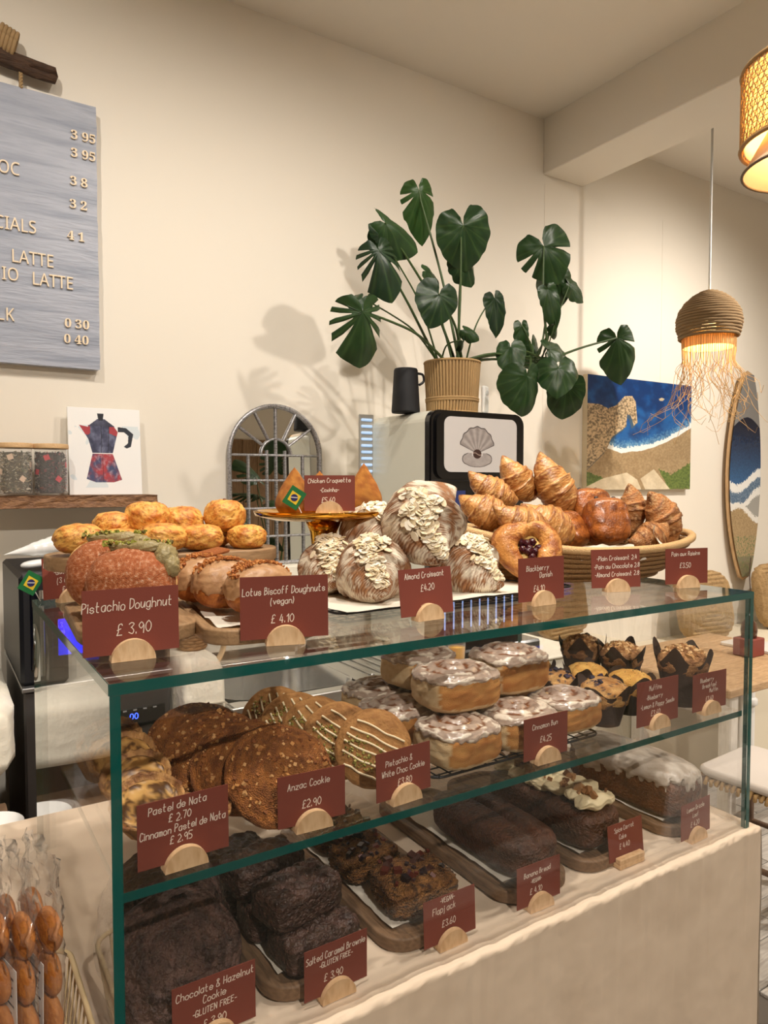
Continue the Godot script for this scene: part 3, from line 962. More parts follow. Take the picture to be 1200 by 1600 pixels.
# ------------------------------------------------------------------ monstera
const LEAVES := [
	[Vector3(1.669, 2.777, -2.360), Vector3(1.710, 2.582, -2.360), 0.132, 1, 0],
	[Vector3(1.420, 2.560, -2.220), Vector3(1.576, 2.500, -2.220), 0.148, 0, 0],
	[Vector3(1.422, 2.516, -2.240), Vector3(1.340, 2.541, -2.240), 0.056, 0, 0],
	[Vector3(1.764, 2.610, -2.200), Vector3(1.800, 2.448, -2.200), 0.207, 0, 0],
	[Vector3(1.813, 2.512, -2.260), Vector3(1.859, 2.409, -2.260), 0.122, 0, 0],
	[Vector3(1.361, 2.436, -2.170), Vector3(1.391, 2.266, -2.170), 0.144, 2, 0],
	[Vector3(1.654, 2.442, -2.300), Vector3(1.758, 2.423, -2.300), 0.060, 0, 0],
	[Vector3(1.596, 2.308, -2.130), Vector3(1.544, 2.188, -2.130), 0.164, 0, 0],
	[Vector3(1.310, 2.270, -2.200), Vector3(1.238, 2.225, -2.200), 0.095, 0, 0],
	[Vector3(1.251, 2.194, -2.100), Vector3(1.261, 2.010, -2.100), 0.186, 2, 0],
	[Vector3(1.939, 2.360, -2.220), Vector3(1.961, 2.210, -2.220), 0.093, 0, 0],
	[Vector3(2.193, 2.605, -2.200), Vector3(2.240, 2.456, -2.200), 0.224, 1, 1],
	[Vector3(2.303, 2.496, -2.240), Vector3(2.320, 2.367, -2.240), 0.143, 0, 1],
	[Vector3(2.368, 2.479, -2.220), Vector3(2.477, 2.428, -2.220), 0.089, 0, 1],
	[Vector3(2.174, 2.416, -2.160), Vector3(2.187, 2.250, -2.160), 0.079, 0, 1],
	[Vector3(2.216, 2.275, -2.160), Vector3(2.254, 2.221, -2.160), 0.053, 0, 1],
	[Vector3(2.183, 2.208, -2.260), Vector3(2.203, 2.104, -2.260), 0.114, 0, 1],
	[Vector3(2.012, 2.168, -2.200), Vector3(1.965, 2.064, -2.200), 0.114, 0, 1],
	[Vector3(2.168, 2.166, -2.140), Vector3(2.317, 2.189, -2.140), 0.105, 0, 1],
	[Vector3(2.006, 2.039, -2.100), Vector3(1.990, 1.882, -2.100), 0.177, 0, 1],
	[Vector3(2.158, 2.082, -2.080), Vector3(2.109, 1.968, -2.080), 0.176, 0, 1],
	[Vector3(2.295, 2.032, -2.160), Vector3(2.286, 1.883, -2.160), 0.152, 0, 1],
	[Vector3(2.607, 2.264, -2.160), Vector3(2.649, 2.057, -2.160), 0.160, 1, 1],
	[Vector3(1.776, 2.211, -2.200), Vector3(1.808, 2.180, -2.200), 0.055, 0, 0],
	[Vector3(1.763, 2.165, -2.200), Vector3(1.776, 2.127, -2.200), 0.045, 0, 0],
	[Vector3(2.108, 2.277, -2.240), Vector3(2.098, 2.175, -2.240), 0.069, 0, 1],
]

func leaf_mesh(L: float, w: float, kind: int, curl: float, tone: float, seed_: float) -> ArrayMesh:
	var g := G.new()
	var a := w / 2
	var tb := [L, minf(1.75 * a, 0.80 * L), minf(1.14 * a, 0.72 * L), a, 0.93 * a, 0.72 * a, 0.30 * a]
	var splits := []
	if kind == 1: splits = [[52, 5, 0.42], [80, 5, 0.45], [-60, 5, 0.4]]
	if kind == 2: splits = [[38, 5, 0.34], [62, 6, 0.32], [86, 6, 0.36], [110, 5, 0.45], [-38, 5, 0.34], [-62, 6, 0.32], [-86, 6, 0.36], [-110, 5, 0.45]]
	g.grid(96, 6, func(s: float, q: float):
		var ph := (s * 2 - 1) * 168.0
		var k := absf(ph) / 30.0
		if k > 5.0: k = 5.0 + (absf(ph) - 150.0) / 18.0
		var i := mini(int(k), 5)
		var f := k - i
		f = f * f * (3 - 2 * f) if i > 0 else f
		var r: float = lerpf(tb[i], tb[i + 1], f)
		for sp in splits:
			var dd: float = absf(ph - sp[0]) / sp[1]
			if dd < 1.0: r = minf(r, r * lerpf(sp[2], 1.0, pow(dd, 3.0)))
		r *= 1.0 + 0.03 * n3(Vector3(s * 9, seed_, 0), 1.0)
		var x := sin(deg_to_rad(ph)) * r * q
		var y := cos(deg_to_rad(ph)) * r * q
		var zz := -curl * (x * x) / a + 0.06 * absf(x) - 0.25 * maxf(y, 0) * maxf(y, 0) / L + 0.010 * n3(Vector3(x * 14, y * 14, seed_), 1.0)
		return Vector3(x, y, zz)
	, false, false, func(s: float, q: float, p: Vector3):
		var ph := absf((s * 2 - 1) * 168.0)
		var vein := fmod(ph, 24.0) < 2.0 or ph < 2.5
		var n := n3(p, 30.0)
		var c := lin(30 + 24 * tone, 54 + 32 * tone, 32 + 4 * tone).lerp(lin(22 + 18 * tone, 43 + 28 * tone, 27), clampf(0.5 + n, 0, 1))
		return c.lerp(lin(92, 120, 66), 0.22) if vein and q > 0.02 else c)
	return g.mesh(true)

func monstera(t: Node3D, list: Array, origin: Vector3) -> void:
	var lm := mat("leaf", Color.WHITE, 0.42, {"vc": true, "back": rgb(40, 70, 20)})
	var sm := mat("petiole", rgb(62, 84, 42), 0.5)
	var eye := Vector3(0, 1.62, 0)
	var pot := Vector3(1.79, 2.10, -2.30)
	var hub := Vector3(2.189, 2.13, -2.22)
	var i := 0
	for q in list:
		var b: Vector3 = q[0]; var tip: Vector3 = q[1]
		tip += Vector3(0.02, 0, 0.03 * ((i % 3) - 1))
		var y := (tip - b).normalized()
		var nrm := (Vector3(0.8, 2.6, 0.2) - b).normalized() + Vector3(0.25 * sin(i * 2.1), 0.15, 0.25 * cos(i * 1.3))
		var x := y.cross(nrm).normalized()
		var z := x.cross(y).normalized()
		var o := part("leaf", leaf_mesh(b.distance_to(tip), q[2] * 1.04, q[3], 0.5 + 0.35 * sin(i * 1.7), 0.85 if i == 0 else 0.5 if q[4] == 1 else 0.25 + 0.25 * sin(i * 2.3), i * 3.1), lm, t)
		o.transform = Transform3D(Basis(x, y, z), b - origin)
		var p0 := pot + Vector3(0.05 * sin(i * 2.0), -0.02, 0.05 * cos(i * 2.0))
		var pts := []
		if q[4] == 0: pts = [p0, p0.lerp(b, 0.45) + Vector3(0.02 * sin(i), 0.04, 0), b.lerp(p0, 0.06) + Vector3(0, 0.012, -0.01), b]
		else:
			var h := hub + Vector3(0.04 * sin(i * 1.9), 0.02 * cos(i), 0.03 * cos(i * 1.1))
			if i % 3 == 0: pts = [p0, p0.lerp(h, 0.5) + Vector3(0, 0.03, 0), h, h.lerp(b, 0.5) + Vector3(0.02 * sin(i), 0, 0.01), b]
			else: pts = [h, h.lerp(b, 0.5) + Vector3(0.03 * sin(i), 0.01, 0.01), b]
		for k in pts.size(): pts[k] -= origin
		var g := G.new(); g.tube(arc(pts, 18), 0.0062 if q[2] > 0.1 else 0.0042, 7, 0.6)
		part("petiole", g, sm, t)
		i += 1

func build_plant() -> void:
	var at := Vector3(1.79, 1.893, -2.30)
	var t := thing("monstera", "monstera plant with split glossy leaves in a rope basket on the coffee machine", "plant", at)
	var rope_m := mat("rope_pot", rgb(186, 152, 104), 0.85, {"bump": noise_tex("rope_bump", 0.06, 0), "depth": 0.2, "tri": v3(16)})
	var g := G.new(); g.lathe(PackedVector2Array([Vector2(0, 0.003), Vector2(0.097, 0.003), Vector2(0.106, 0.2), Vector2(0.098, 0.2), Vector2(0.09, 0.01), Vector2(0, 0.01)]), 40)
	var pot := part("basket", g, rope_m, t)
	g = G.new()
	for i in 52:
		var a := TAU * i / 52.0
		var d := Vector3(cos(a), 0, sin(a))
		g.tube(PackedVector3Array([d * 0.100 + Vector3(0, 0.062, 0), d * 0.1085 + Vector3(0, 0.205, 0)]), 0.0055, 6)
		g.tube(PackedVector3Array([d * 0.098 + Vector3(0, 0.002, 0), d.rotated(Vector3.UP, 0.04) * 0.1005 + Vector3(0, 0.05, 0)]), 0.0055, 6)
	part("upright_rope", g, rope_m, pot)
	g = G.new()
	for y in [0.052, 0.060, 0.205, 0.004]:
		var path := PackedVector3Array()
		for i in 49:
			var a := TAU * i / 48.0
			var r: float = 0.101 + 0.0095 * y / 0.2
			path.append(Vector3(cos(a) * r, y, sin(a) * r))
		g.tube(path, 0.0055, 6, 1.0, Color.WHITE, false)
	part("rope_hoop", g, rope_m, pot)
	g = G.new(); g.lathe(PackedVector2Array([Vector2(0, 0.186), Vector2(0.06, 0.184), Vector2(0.099, 0.18)]), 24)
	part("soil", g, mat("soil", rgb(52, 38, 28), 0.95, {"bump": noise_tex("crumb", 0.05, 1), "depth": 0.4, "tri": v3(10)}), t)
	monstera(t, LEAVES, at)
	# a second plant across the room, seen only in the arched mirror
	var t2 := thing("floor_plant", "tall leafy monstera in a basket across the room, seen in the arched mirror", "plant", Vector3(2.75, 0, 0.7), 180.0)
	g = G.new(); g.lathe(PackedVector2Array([Vector2(0, 0.0), Vector2(0.18, 0.0), Vector2(0.22, 0.4), Vector2(0.2, 0.4), Vector2(0.17, 0.03), Vector2(0, 0.03)]), 32)
	part("basket", g, rope_m, t2)
	var lm := mat("leaf", Color.WHITE)
	for i in 12:
		var a := i * 2.4
		var y0 := 0.9 + 0.09 * i
		var b := Vector3(cos(a) * 0.22, y0, sin(a) * 0.22)
		var o := part("leaf", leaf_mesh(0.30, 0.30, i % 3, 0.5, 0.4, i), lm, t2)
		o.transform = Transform3D(Basis(Vector3.UP, -a + PI / 2) * Basis(Vector3.RIGHT, 0.9 + 0.4 * sin(i)) * Basis(Vector3.UP, PI), b)
		g = G.new(); g.tube(arc([Vector3(0, 0.36, 0), b * Vector3(0.4, 0.7, 0.4), b], 10), 0.008, 6, 0.6); part("petiole", g, mat("petiole", Color.WHITE), t2)

# ------------------------------------------------------------------ behind the bar
func build_back_counter() -> void:
	var g := G.new()
	var white := mat("white_plaster", rgb(236, 230, 214), 0.85, {"bump": noise_tex("trowel", 0.012, 2), "depth": 0.25, "tri": v3(2.2), "world": true})
	var steel := mat("steel", rgb(196, 196, 194), 0.24, {"metal": 0.95, "bump": noise_tex("grain", 0.03), "depth": 0.01, "tri": Vector3(1, 8, 8)})
	var dsteel := mat("dark_steel", rgb(96, 94, 94), 0.35, {"metal": 0.7})
	var black := mat("oven_black", rgb(20, 22, 28), 0.45)
	# plaster ledge under the mirror
	var t := thing("wall_ledge", "white plastered ledge along the wall under the arched mirror", "ledge", Vector3(1.5, 0.95, WALL))
	g.box(Vector3(0, 0.163, 0.05), Vector3(1.9, 0.326, 0.1), 0.006); part("body", g, white, t)
	# counter run that carries the coffee machine
	t = thing("back_counter", "white plastered back counter with steel sink and coffee machine", "counter", Vector3(0, 0, 0))
	g = G.new(); g.box(Vector3(2.0, 0.469, -2.38), Vector3(0.44, 0.938, 0.82), 0.01)
	part("body", g, white, t)
	g = G.new(); g.box(Vector3(1.99, 0.945, -2.375), Vector3(0.48, 0.012, 0.84), 0.004); part("worktop", g, white, t)
	t = thing("plaster_pillar", "rough white plastered pillar between the fridge and the sink", "pillar", Vector3(0.673, 0, -2.2))
	g = G.new()
	g.lump(10, Vector3(0.067, 0.55, 0.17), 14.0, func(d: Vector3, p: Vector3): return [p + Vector3(1, 0.4, 1) * 0.003 * n3(p, 14.0), Color.WHITE], Transform3D(Basis(), Vector3(0, 0.55, 0)))
	part("body", g, white, t)
	g = G.new(); g.box(Vector3(0, 0.97, 0.171), Vector3(0.12, 0.006, 0.003), 0.001); part("joint", g, mat("joint", rgb(200, 192, 174), 0.9), t)
	# sink unit
	t = thing("sink_unit", "stainless steel sink with rounded basin and ribbed drainer behind the case", "sink", Vector3(0.745, 0, -2.02))
	g = G.new()
	rings(g, [[0.46, 0.46, 0.08, 0.952], [0.44, 0.44, 0.08, 0.948], [0.425, 0.425, 0.08, 0.90], [0.41, 0.41, 0.085, 0.80], [0.36, 0.36, 0.08, 0.785]], Vector3(0.245, 0, -0.27))
	part("basin", g, steel, t)
	g = G.new()
	for q in [[0.008, -0.27, 0.014, 0.56], [0.735, -0.27, 0.525, 0.56]]:
		g.box(Vector3(q[0], 0.945, q[1]), Vector3(q[2], 0.01, q[3]), 0.002)
	g.box(Vector3(0.5, 0.945, -0.02), Vector3(1.0, 0.01, 0.06), 0.002)
	g.box(Vector3(0.5, 0.945, -0.525), Vector3(1.0, 0.01, 0.06), 0.002)
	part("steel_top", g, steel, t)
	g = G.new(); g.box(Vector3(0.5, 0.86, 0.008), Vector3(1.0, 0.18, 0.012), 0.003); part("apron", g, steel, t)
	for k in 9:
		g = G.new(); g.box(Vector3(0.55 + 0.045 * k, 0.953, -0.27), Vector3(0.014, 0.008, 0.38), 0.003); part("drainer_rib", g, steel, t)
	g = G.new(); g.box(Vector3(0.5, 0.40, -0.28), Vector3(0.98, 0.74, 0.50), 0.004); part("cabinet", g, dsteel, t)
	t = thing("sink_tap", "chrome swan-neck tap behind the sink basin", "tap", Vector3(1.25, 0.95, -2.58))
	g = G.new(); g.tube(arc([Vector3(0, 0, 0), Vector3(0, 0.14, 0), Vector3(-0.03, 0.2, 0.02), Vector3(-0.1, 0.2, 0.08), Vector3(-0.12, 0.16, 0.1)], 20), 0.011, 10); part("neck", g, mat("chrome", rgb(220, 220, 222), 0.08, {"metal": 1.0}), t)
	g = G.new(); g.lathe(PackedVector2Array([Vector2(0, 0), Vector2(0.026, 0), Vector2(0.024, 0.03), Vector2(0.014, 0.05), Vector2(0, 0.05)]), 20); part("base", g, mat("chrome", Color.WHITE), t)
	g = G.new(); g.tube(PackedVector3Array([Vector3(0.012, 0.04, 0), Vector3(0.06, 0.07, 0.01)]), 0.006, 8); part("lever", g, mat("chrome", Color.WHITE), t)
	# wicker basket on the pillar
	t = thing("wicker_basket", "small brown wicker basket with a wooden ring on the plaster pillar", "basket", Vector3(0.69, 1.102, -2.2))
	g = G.new()
	for k in 12:
		var path := PackedVector3Array()
		for i in 41:
			var a := TAU * i / 40.0
			path.append(Vector3(cos(a), 0, sin(a)) * (0.040 + 0.0008 * k + 0.0022 * sin(a * 10.0 + PI * k)) + Vector3(0, 0.006 + 0.0095 * k, 0))
		g.tube(path, 0.0052, 6, 1.0, Color.WHITE, false)
	part("weave", g, mat("wicker", rgb(150, 112, 72), 0.8, {"bump": noise_tex("rope_bump", 0.06), "depth": 0.1, "tri": v3(16)}), t)
	g = G.new(); g.lathe(PackedVector2Array([Vector2(0, 0.001), Vector2(0.036, 0.001), Vector2(0.036, 0.118), Vector2(0, 0.118)]), 20); part("lining", g, mat("wicker", Color.WHITE), t)
	t = thing("wooden_hoop", "pale bentwood hoop leaning by the wicker basket", "hoop", Vector3(0.775, 0.957, -2.4), 12.0)
	g = G.new()
	g.grid(40, 8, func(s: float, q: float):
		var a: float = s * TAU; var b: float = q * TAU
		return Vector3((0.10 + 0.006 * cos(b)) * cos(a), 0.108 + (0.10 + 0.006 * cos(b)) * sin(a), 0.016 * sin(b)), true, true)
	part("ring", g, wood_mat("hoop", rgb(196, 160, 116), rgb(226, 196, 156), v3(6)), t)
	# oven over a fridge
	t = thing("counter_fridge", "grey steel under-counter fridge with a small digital display", "fridge", Vector3(0.40, 0, -2.36))
	g = G.new(); g.box(Vector3(0, 0.53, 0), Vector3(0.39, 1.06, 0.5), 0.006); part("body", g, dsteel, t)
	g = G.new(); g.box(Vector3(0.095, 0.944, 0.252), Vector3(0.165, 0.055, 0.006), 0.002); part("control_panel", g, mat("panel_black", rgb(12, 12, 14), 0.1), t)
	letters("00", 0.017, Vector3(0.075, 0.934, 0.256), mat("digit_glow", rgb(60, 80, 255), 0.5, {"glow": rgb(50, 80, 255), "power": 4.0}), t, false, 0, 0.001)
	for k in 5:
		g = G.new(); g.box(Vector3(0.035 + 0.028 * k, 0.966, 0.2555), Vector3(0.010, 0.004, 0.001)); part("panel_icon", g, mat("icon_grey", rgb(150, 150, 150), 0.5), t)
	g = G.new(); g.box(Vector3(0, 1.066, 0.0), Vector3(0.40, 0.012, 0.52), 0.002); part("top_plate", g, mat("top_edge", rgb(150, 150, 150), 0.3, {"metal": 0.8}), t)
	t = thing("black_oven", "black countertop oven with a blue lit window standing on the fridge", "oven", Vector3(0.40, 1.073, -2.37))
	g = G.new(); g.box(Vector3(0, 0.15, 0), Vector3(0.40, 0.30, 0.5), 0.01); part("body", g, black, t)
	g = G.new(); g.box(Vector3(-0.02, 0.145, 0.252), Vector3(0.31, 0.21, 0.006), 0.003); part("door", g, mat("oven_glass", rgb(8, 10, 22), 0.05), t)
	g = G.new(); g.box(Vector3(-0.055, 0.125, 0.257), Vector3(0.105, 0.10, 0.003), 0.002); part("lit_window", g, mat("oven_window_light", rgb(30, 40, 230), 0.3, {"glow": rgb(40, 48, 255), "power": 1.6}), t)
	g = G.new(); g.tube(PackedVector3Array([Vector3(-0.15, 0.03, 0.275), Vector3(-0.15, 0.26, 0.275)]), 0.008, 10); part("handle", g, mat("steel", Color.WHITE), t)
	# white figurine on the oven
	t = thing("white_figurine", "white glazed ceramic shark figurine lying on the black oven", "figurine", Vector3(0.27, 1.375, -2.25), 4.0)
	t.scale = v3(0.8)
	g = G.new()
	g.grid(24, 40, func(s: float, q: float):
		var a: float = s * TAU
		var r := 0.045 * pow(sin(PI * clampf(q, 0.0, 1.0)), 0.7) * (0.55 + 0.75 * q)
		if q < 0.25: r = 0.045 * q * 2.1
		if absf(q - 0.30) < 0.006 or absf(q - 0.34) < 0.006 or absf(q - 0.38) < 0.006: r *= 0.93
		return Vector3(-0.12 + q * 0.36, 0.055 + 0.055 * q + sin(a) * r * 0.9, cos(a) * r), true, true)
	part("body", g, mat("ceramic_white", rgb(240, 240, 238), 0.25, {"coat": 0.5}), t)
	g = G.new(); g.lump(8, Vector3(0.05, 0.014, 0.025), 2.4, null, Transform3D(Basis(Vector3.BACK, 0.1), Vector3(-0.02, 0.02, 0.02))); g.lump(8, Vector3(0.07, 0.012, 0.03), 2.4, null, Transform3D(Basis(Vector3.BACK, 0.3), Vector3(0.1, 0.03, 0.0)))
	part("fin", g, mat("ceramic_white", Color.WHITE), t)
	# plaster worktop at the far left
	t = thing("plaster_worktop", "thick white plastered worktop end beside the black oven", "worktop", Vector3(-0.4, 0.925, -2.3))
	g = G.new(); g.lump(12, Vector3(0.57, 0.083, 0.44), 16.0, func(d: Vector3, p: Vector3): return [p + v3(0.004) * n3(p, 12.0), Color.WHITE], Transform3D(Basis(), Vector3(0, 0.083, 0))); part("slab", g, white, t)
	g = G.new(); g.box(Vector3(0.0, -0.4625, -0.1), Vector3(1.0, 0.925, 0.5), 0.004); part("base", g, mat("base_wood", rgb(132, 104, 78), 0.8), t)
	t = thing("coffee_grinder", "dark coffee grinder with a steel spout at the left end", "grinder", Vector3(0.06, 1.091, -2.12))
	g = G.new(); g.box(Vector3(0, 0.13, 0), Vector3(0.13, 0.26, 0.2), 0.012); part("body", g, mat("grinder_grey", rgb(96, 88, 78), 0.4, {"metal": 0.4}), t)
	g = G.new(); g.lathe(PackedVector2Array([Vector2(0.03, 0.26), Vector2(0.075, 0.36), Vector2(0.075, 0.40), Vector2(0, 0.40)]), 24); part("hopper", g, mat("hopper", rgb(70, 60, 52), 0.2), t)
	g = G.new(); g.tube(PackedVector3Array([Vector3(0.02, 0.16, 0.10), Vector3(0.02, 0.12, 0.14), Vector3(0.02, 0.03, 0.14)]), 0.013, 10); part("spout", g, mat("chrome", Color.WHITE), t)
	# low shelf with a bowl
	t = thing("low_shelf", "low brown shelf in the shade under the plastered worktop", "shelf", Vector3(-0.2, 0.0, -1.86))
	g = G.new(); g.box(Vector3(0, 0.80, 0.0), Vector3(0.7, 0.03, 0.3), 0.003); part("plank", g, mat("base_wood", Color.WHITE), t)
	for x in [-0.32, 0.32]:
		g = G.new(); g.box(Vector3(x, 0.3925, 0.0), Vector3(0.03, 0.785, 0.28), 0.002); part("support", g, mat("base_wood", Color.WHITE), t)
	t = thing("white_bowl", "white china bowl on the low brown shelf", "bowl", Vector3(0.10, 0.816, -1.78))
	g = G.new(); g.lathe(PackedVector2Array([Vector2(0, 0), Vector2(0.03, 0), Vector2(0.032, 0.006), Vector2(0.07, 0.045), Vector2(0.068, 0.047), Vector2(0.03, 0.012), Vector2(0, 0.01)]), 28); part("body", g, mat("ceramic_white", Color.WHITE), t)

# ------------------------------------------------------------------ pendants
func omni(parent: Node3D, at: Vector3, e: float, col: Color, size := 0.04) -> void:
	var l := OmniLight3D.new()
	l.name = "bulb_light"
	l.light_color = col
	l.light_energy = e
	l.light_size = size
	l.omni_range = 12.0
	l.omni_attenuation = 2.0
	l.shadow_enabled = true
	parent.add_child(l)
	l.position = at

func bulb(parent: Node3D, at: Vector3, r: float, col: Color, power: float) -> void:
	var g := G.new()
	g.lump(6, v3(r), 2.0)
	part("bulb", g, mat("bulb_glow_%d" % int(power * 10), Color.WHITE, 0.5, {"glow": col, "power": power}), parent, at)

func build_pendants() -> void:
	var at := Vector3(3.345, 2.335, -2.2)
	var t := thing("jellyfish_pendant", "jellyfish pendant lamp of coiled jute rope with curly raffia strands", "pendant lamp", at)
	var g := G.new()
	g.tube(PackedVector3Array([Vector3(0, 3.53 - at.y, 0), Vector3(0, 0.6, 0), Vector3(0, 0.245, 0)]), 0.006, 8)
	part("cord", g, mat("cord_grey", rgb(206, 206, 204), 0.6), t)
	g = G.new()
	var path := PackedVector3Array()
	var turns := 19
	for i in turns * 40 + 1:
		var q := float(i) / (turns * 40)
		var a := TAU * turns * q
		var r := 0.150 * pow(sin(minf(q * 1.35 + 0.04, 1.0) * PI / 2), 0.8)
		if q > 0.78: r *= 1.0 - 0.10 * (q - 0.78) / 0.22
		r += 0.0016 * sin(a * 7.3)
		path.append(Vector3(cos(a) * r, 0.245 - 0.235 * pow(q, 1.25), sin(a) * r))
	g.tube(path, 0.0085, 6)
	part("rope_shade", g, mat("jute", rgb(138, 112, 78), 0.9, {"bump": noise_tex("rope_bump", 0.06), "depth": 0.3, "tri": v3(12), "back": rgb(60, 46, 20)}), t)
	g = G.new()
	for i in 84:
		var a := TAU * i / 84.0 + rng.randf() * 0.05
		var r := 0.128
		var pts := [Vector3(cos(a) * r, 0.018, sin(a) * r), Vector3(cos(a) * r * (0.92 + 0.06 * rng.randf()), -0.09 - 0.03 * rng.randf(), sin(a) * r * 0.95)]
		var p: Vector3 = pts[1]
		var n := 2 + rng.randi() % 4
		for k in n:
			var out := 0.03 + 0.05 * k * 0.5
			p += Vector3(cos(a) * (rng.randf() * 2 - 0.8) * out + (rng.randf() - 0.5) * 0.09, -0.045 - 0.05 * rng.randf(), sin(a) * (rng.randf() * 2 - 0.8) * out + (rng.randf() - 0.5) * 0.09)
			pts.append(p)
		if rng.randf() < 0.4: pts.append(p + Vector3((rng.randf() - 0.5) * 0.14, 0.03, (rng.randf() - 0.5) * 0.1))
		g.tube(arc(pts, 16), 0.0018, 4, 0.55)
	var fr := part("raffia_fringe", g, mat("raffia", rgb(196, 158, 104), 0.7, {"back": rgb(90, 60, 24)}), t)
	fr.set_meta("kind", "stuff")
	g = G.new()
	g.lathe(PackedVector2Array([Vector2(0.124, 0.03), Vector2(0.120, -0.035), Vector2(0.119, -0.035), Vector2(0.122, 0.03)]), 36)
	part("raffia_band", g, mat("raffia_band", rgb(236, 210, 150), 0.8, {"back": rgb(160, 130, 80)}), t)
	bulb(t, Vector3(0, 0.07, 0), 0.035, Color(1.0, 0.86, 0.6), 6.0)
	omni(t, Vector3(0, 0.07, 0), 0.20, Color(1.0, 0.86, 0.62), 0.034)

	at = Vector3(1.758, 2.355, -0.90)
	t = thing("rattan_pendant", "two-tier pendant lamp with a cane webbing drum over a linen cone", "pendant lamp", at)
	var rim := mat("cane_rim", rgb(176, 140, 92), 0.6)
	g = G.new(); g.tube(PackedVector3Array([Vector3(0, 3.53 - at.y, 0), Vector3(0, 0.36, 0)]), 0.005, 8); part("cord", g, mat("cord_grey", Color.WHITE), t)
	g = G.new(); g.lathe(PackedVector2Array([Vector2(0, 0.36), Vector2(0.03, 0.36), Vector2(0.05, 0.33), Vector2(0.055, 0.255), Vector2(0.05, 0.255), Vector2(0.046, 0.325), Vector2(0, 0.35)]), 28); part("wooden_cap", g, mat("cap_linen", rgb(226, 206, 170), 0.7, {"back": rgb(120, 90, 50)}), t)
	g = G.new()
	var R := 0.152; var y0 := 0.06; var y1 := 0.235
	for k in 56:
		var a := TAU * k / 56.0
		for sgn in [-1.0, 1.0]:
			var p2 := PackedVector3Array()
			for i in 7:
				var q := i / 6.0
				var b: float = a + sgn * q * 0.62
				p2.append(Vector3(cos(b) * R, lerpf(y0, y1, q), sin(b) * R))
			g.tube(p2, 0.0013, 4)
		g.tube(PackedVector3Array([Vector3(cos(a) * (R + 0.001), y0, sin(a) * (R + 0.001)), Vector3(cos(a) * (R + 0.001), y1, sin(a) * (R + 0.001))]), 0.0012, 4)
	for k in 14:
		var p3 := PackedVector3Array()
		for i in 49: p3.append(Vector3(cos(TAU * i / 48.0) * (R + 0.0005), lerpf(y0, y1, (k + 0.5) / 14.0), sin(TAU * i / 48.0) * (R + 0.0005)))
		g.tube(p3, 0.0011, 4, 1.0, Color.WHITE, false)
	var cw := part("cane_webbing", g, mat("cane", rgb(190, 152, 96), 0.6, {"back": rgb(80, 56, 24)}), t)
	cw.set_meta("kind", "stuff")
	for y in [y0, y1]:
		g = G.new()
		var p4 := PackedVector3Array()
		for i in 49: p4.append(Vector3(cos(TAU * i / 48.0) * R, y, sin(TAU * i / 48.0) * R))
		g.tube(p4, 0.005, 8, 1.0, Color.WHITE, false)
		part("drum_rim", g, rim, t)
	g = G.new(); g.lathe(PackedVector2Array([Vector2(R - 0.008, y0 + 0.004), Vector2(R - 0.008, y1 - 0.004)]), 48); part("drum_liner", g, mat("liner", rgb(246, 226, 176), 0.9, {"back": rgb(235, 200, 130)}), t)
	g = G.new(); g.lathe(PackedVector2Array([Vector2(0.095, 0.095), Vector2(0.148, 0.0), Vector2(0.146, 0.0), Vector2(0.093, 0.093)]), 48); part("linen_cone", g, mat("linen_shade", rgb(232, 214, 186), 0.85, {"back": rgb(190, 160, 120)}), t)
	g = G.new()
	var p5 := PackedVector3Array()
	for i in 49: p5.append(Vector3(cos(TAU * i / 48.0) * 0.1475, 0.0, sin(TAU * i / 48.0) * 0.1475))
	g.tube(p5, 0.0035, 8, 1.0, Color.WHITE, false); part("cone_rim", g, mat("cone_rim", rgb(120, 100, 80), 0.7), t)
	bulb(t, Vector3(0, 0.13, 0), 0.032, Color(1.0, 0.86, 0.62), 9.0)
	omni(t, Vector3(0, 0.13, 0), 0.13, Color(1.0, 0.84, 0.6), 0.03)

# ------------------------------------------------------------------ seating beyond the case
func cushion(at: Vector3, w: float, h: float, turn: float, lean: float, label: String) -> void:
	var t := thing("jute_cushion", label, "cushion", at, turn)
	t.rotation_degrees.x = lean
	var g := G.new()
	g.lump(40, Vector3(w / 2, h / 2, 0.06), 3.0, func(d: Vector3, p: Vector3):
		var q := maxf(absf(d.x), absf(d.y))
		var rid := 0.006 * sin(q * 52.0) + 0.004 * n3(p, 18.0)
		return [p * (1.0 + 0.05 * absf(d.x) * absf(d.y)) + Vector3(0, 0, signf(d.z) * rid), Color.WHITE], Transform3D(Basis(), Vector3(0, h / 2, 0)))
	part("cover", g, mat("jute_weave", Color.WHITE, 0.95, {"tex": noise_tex("jute_tone", 0.02, 0, 512, [rgb(134, 104, 66), rgb(190, 158, 112), rgb(160, 128, 86)], 4), "bump": noise_tex("rope_bump", 0.06), "depth": 0.6, "tri": Vector3(3, 9, 3)}), t)

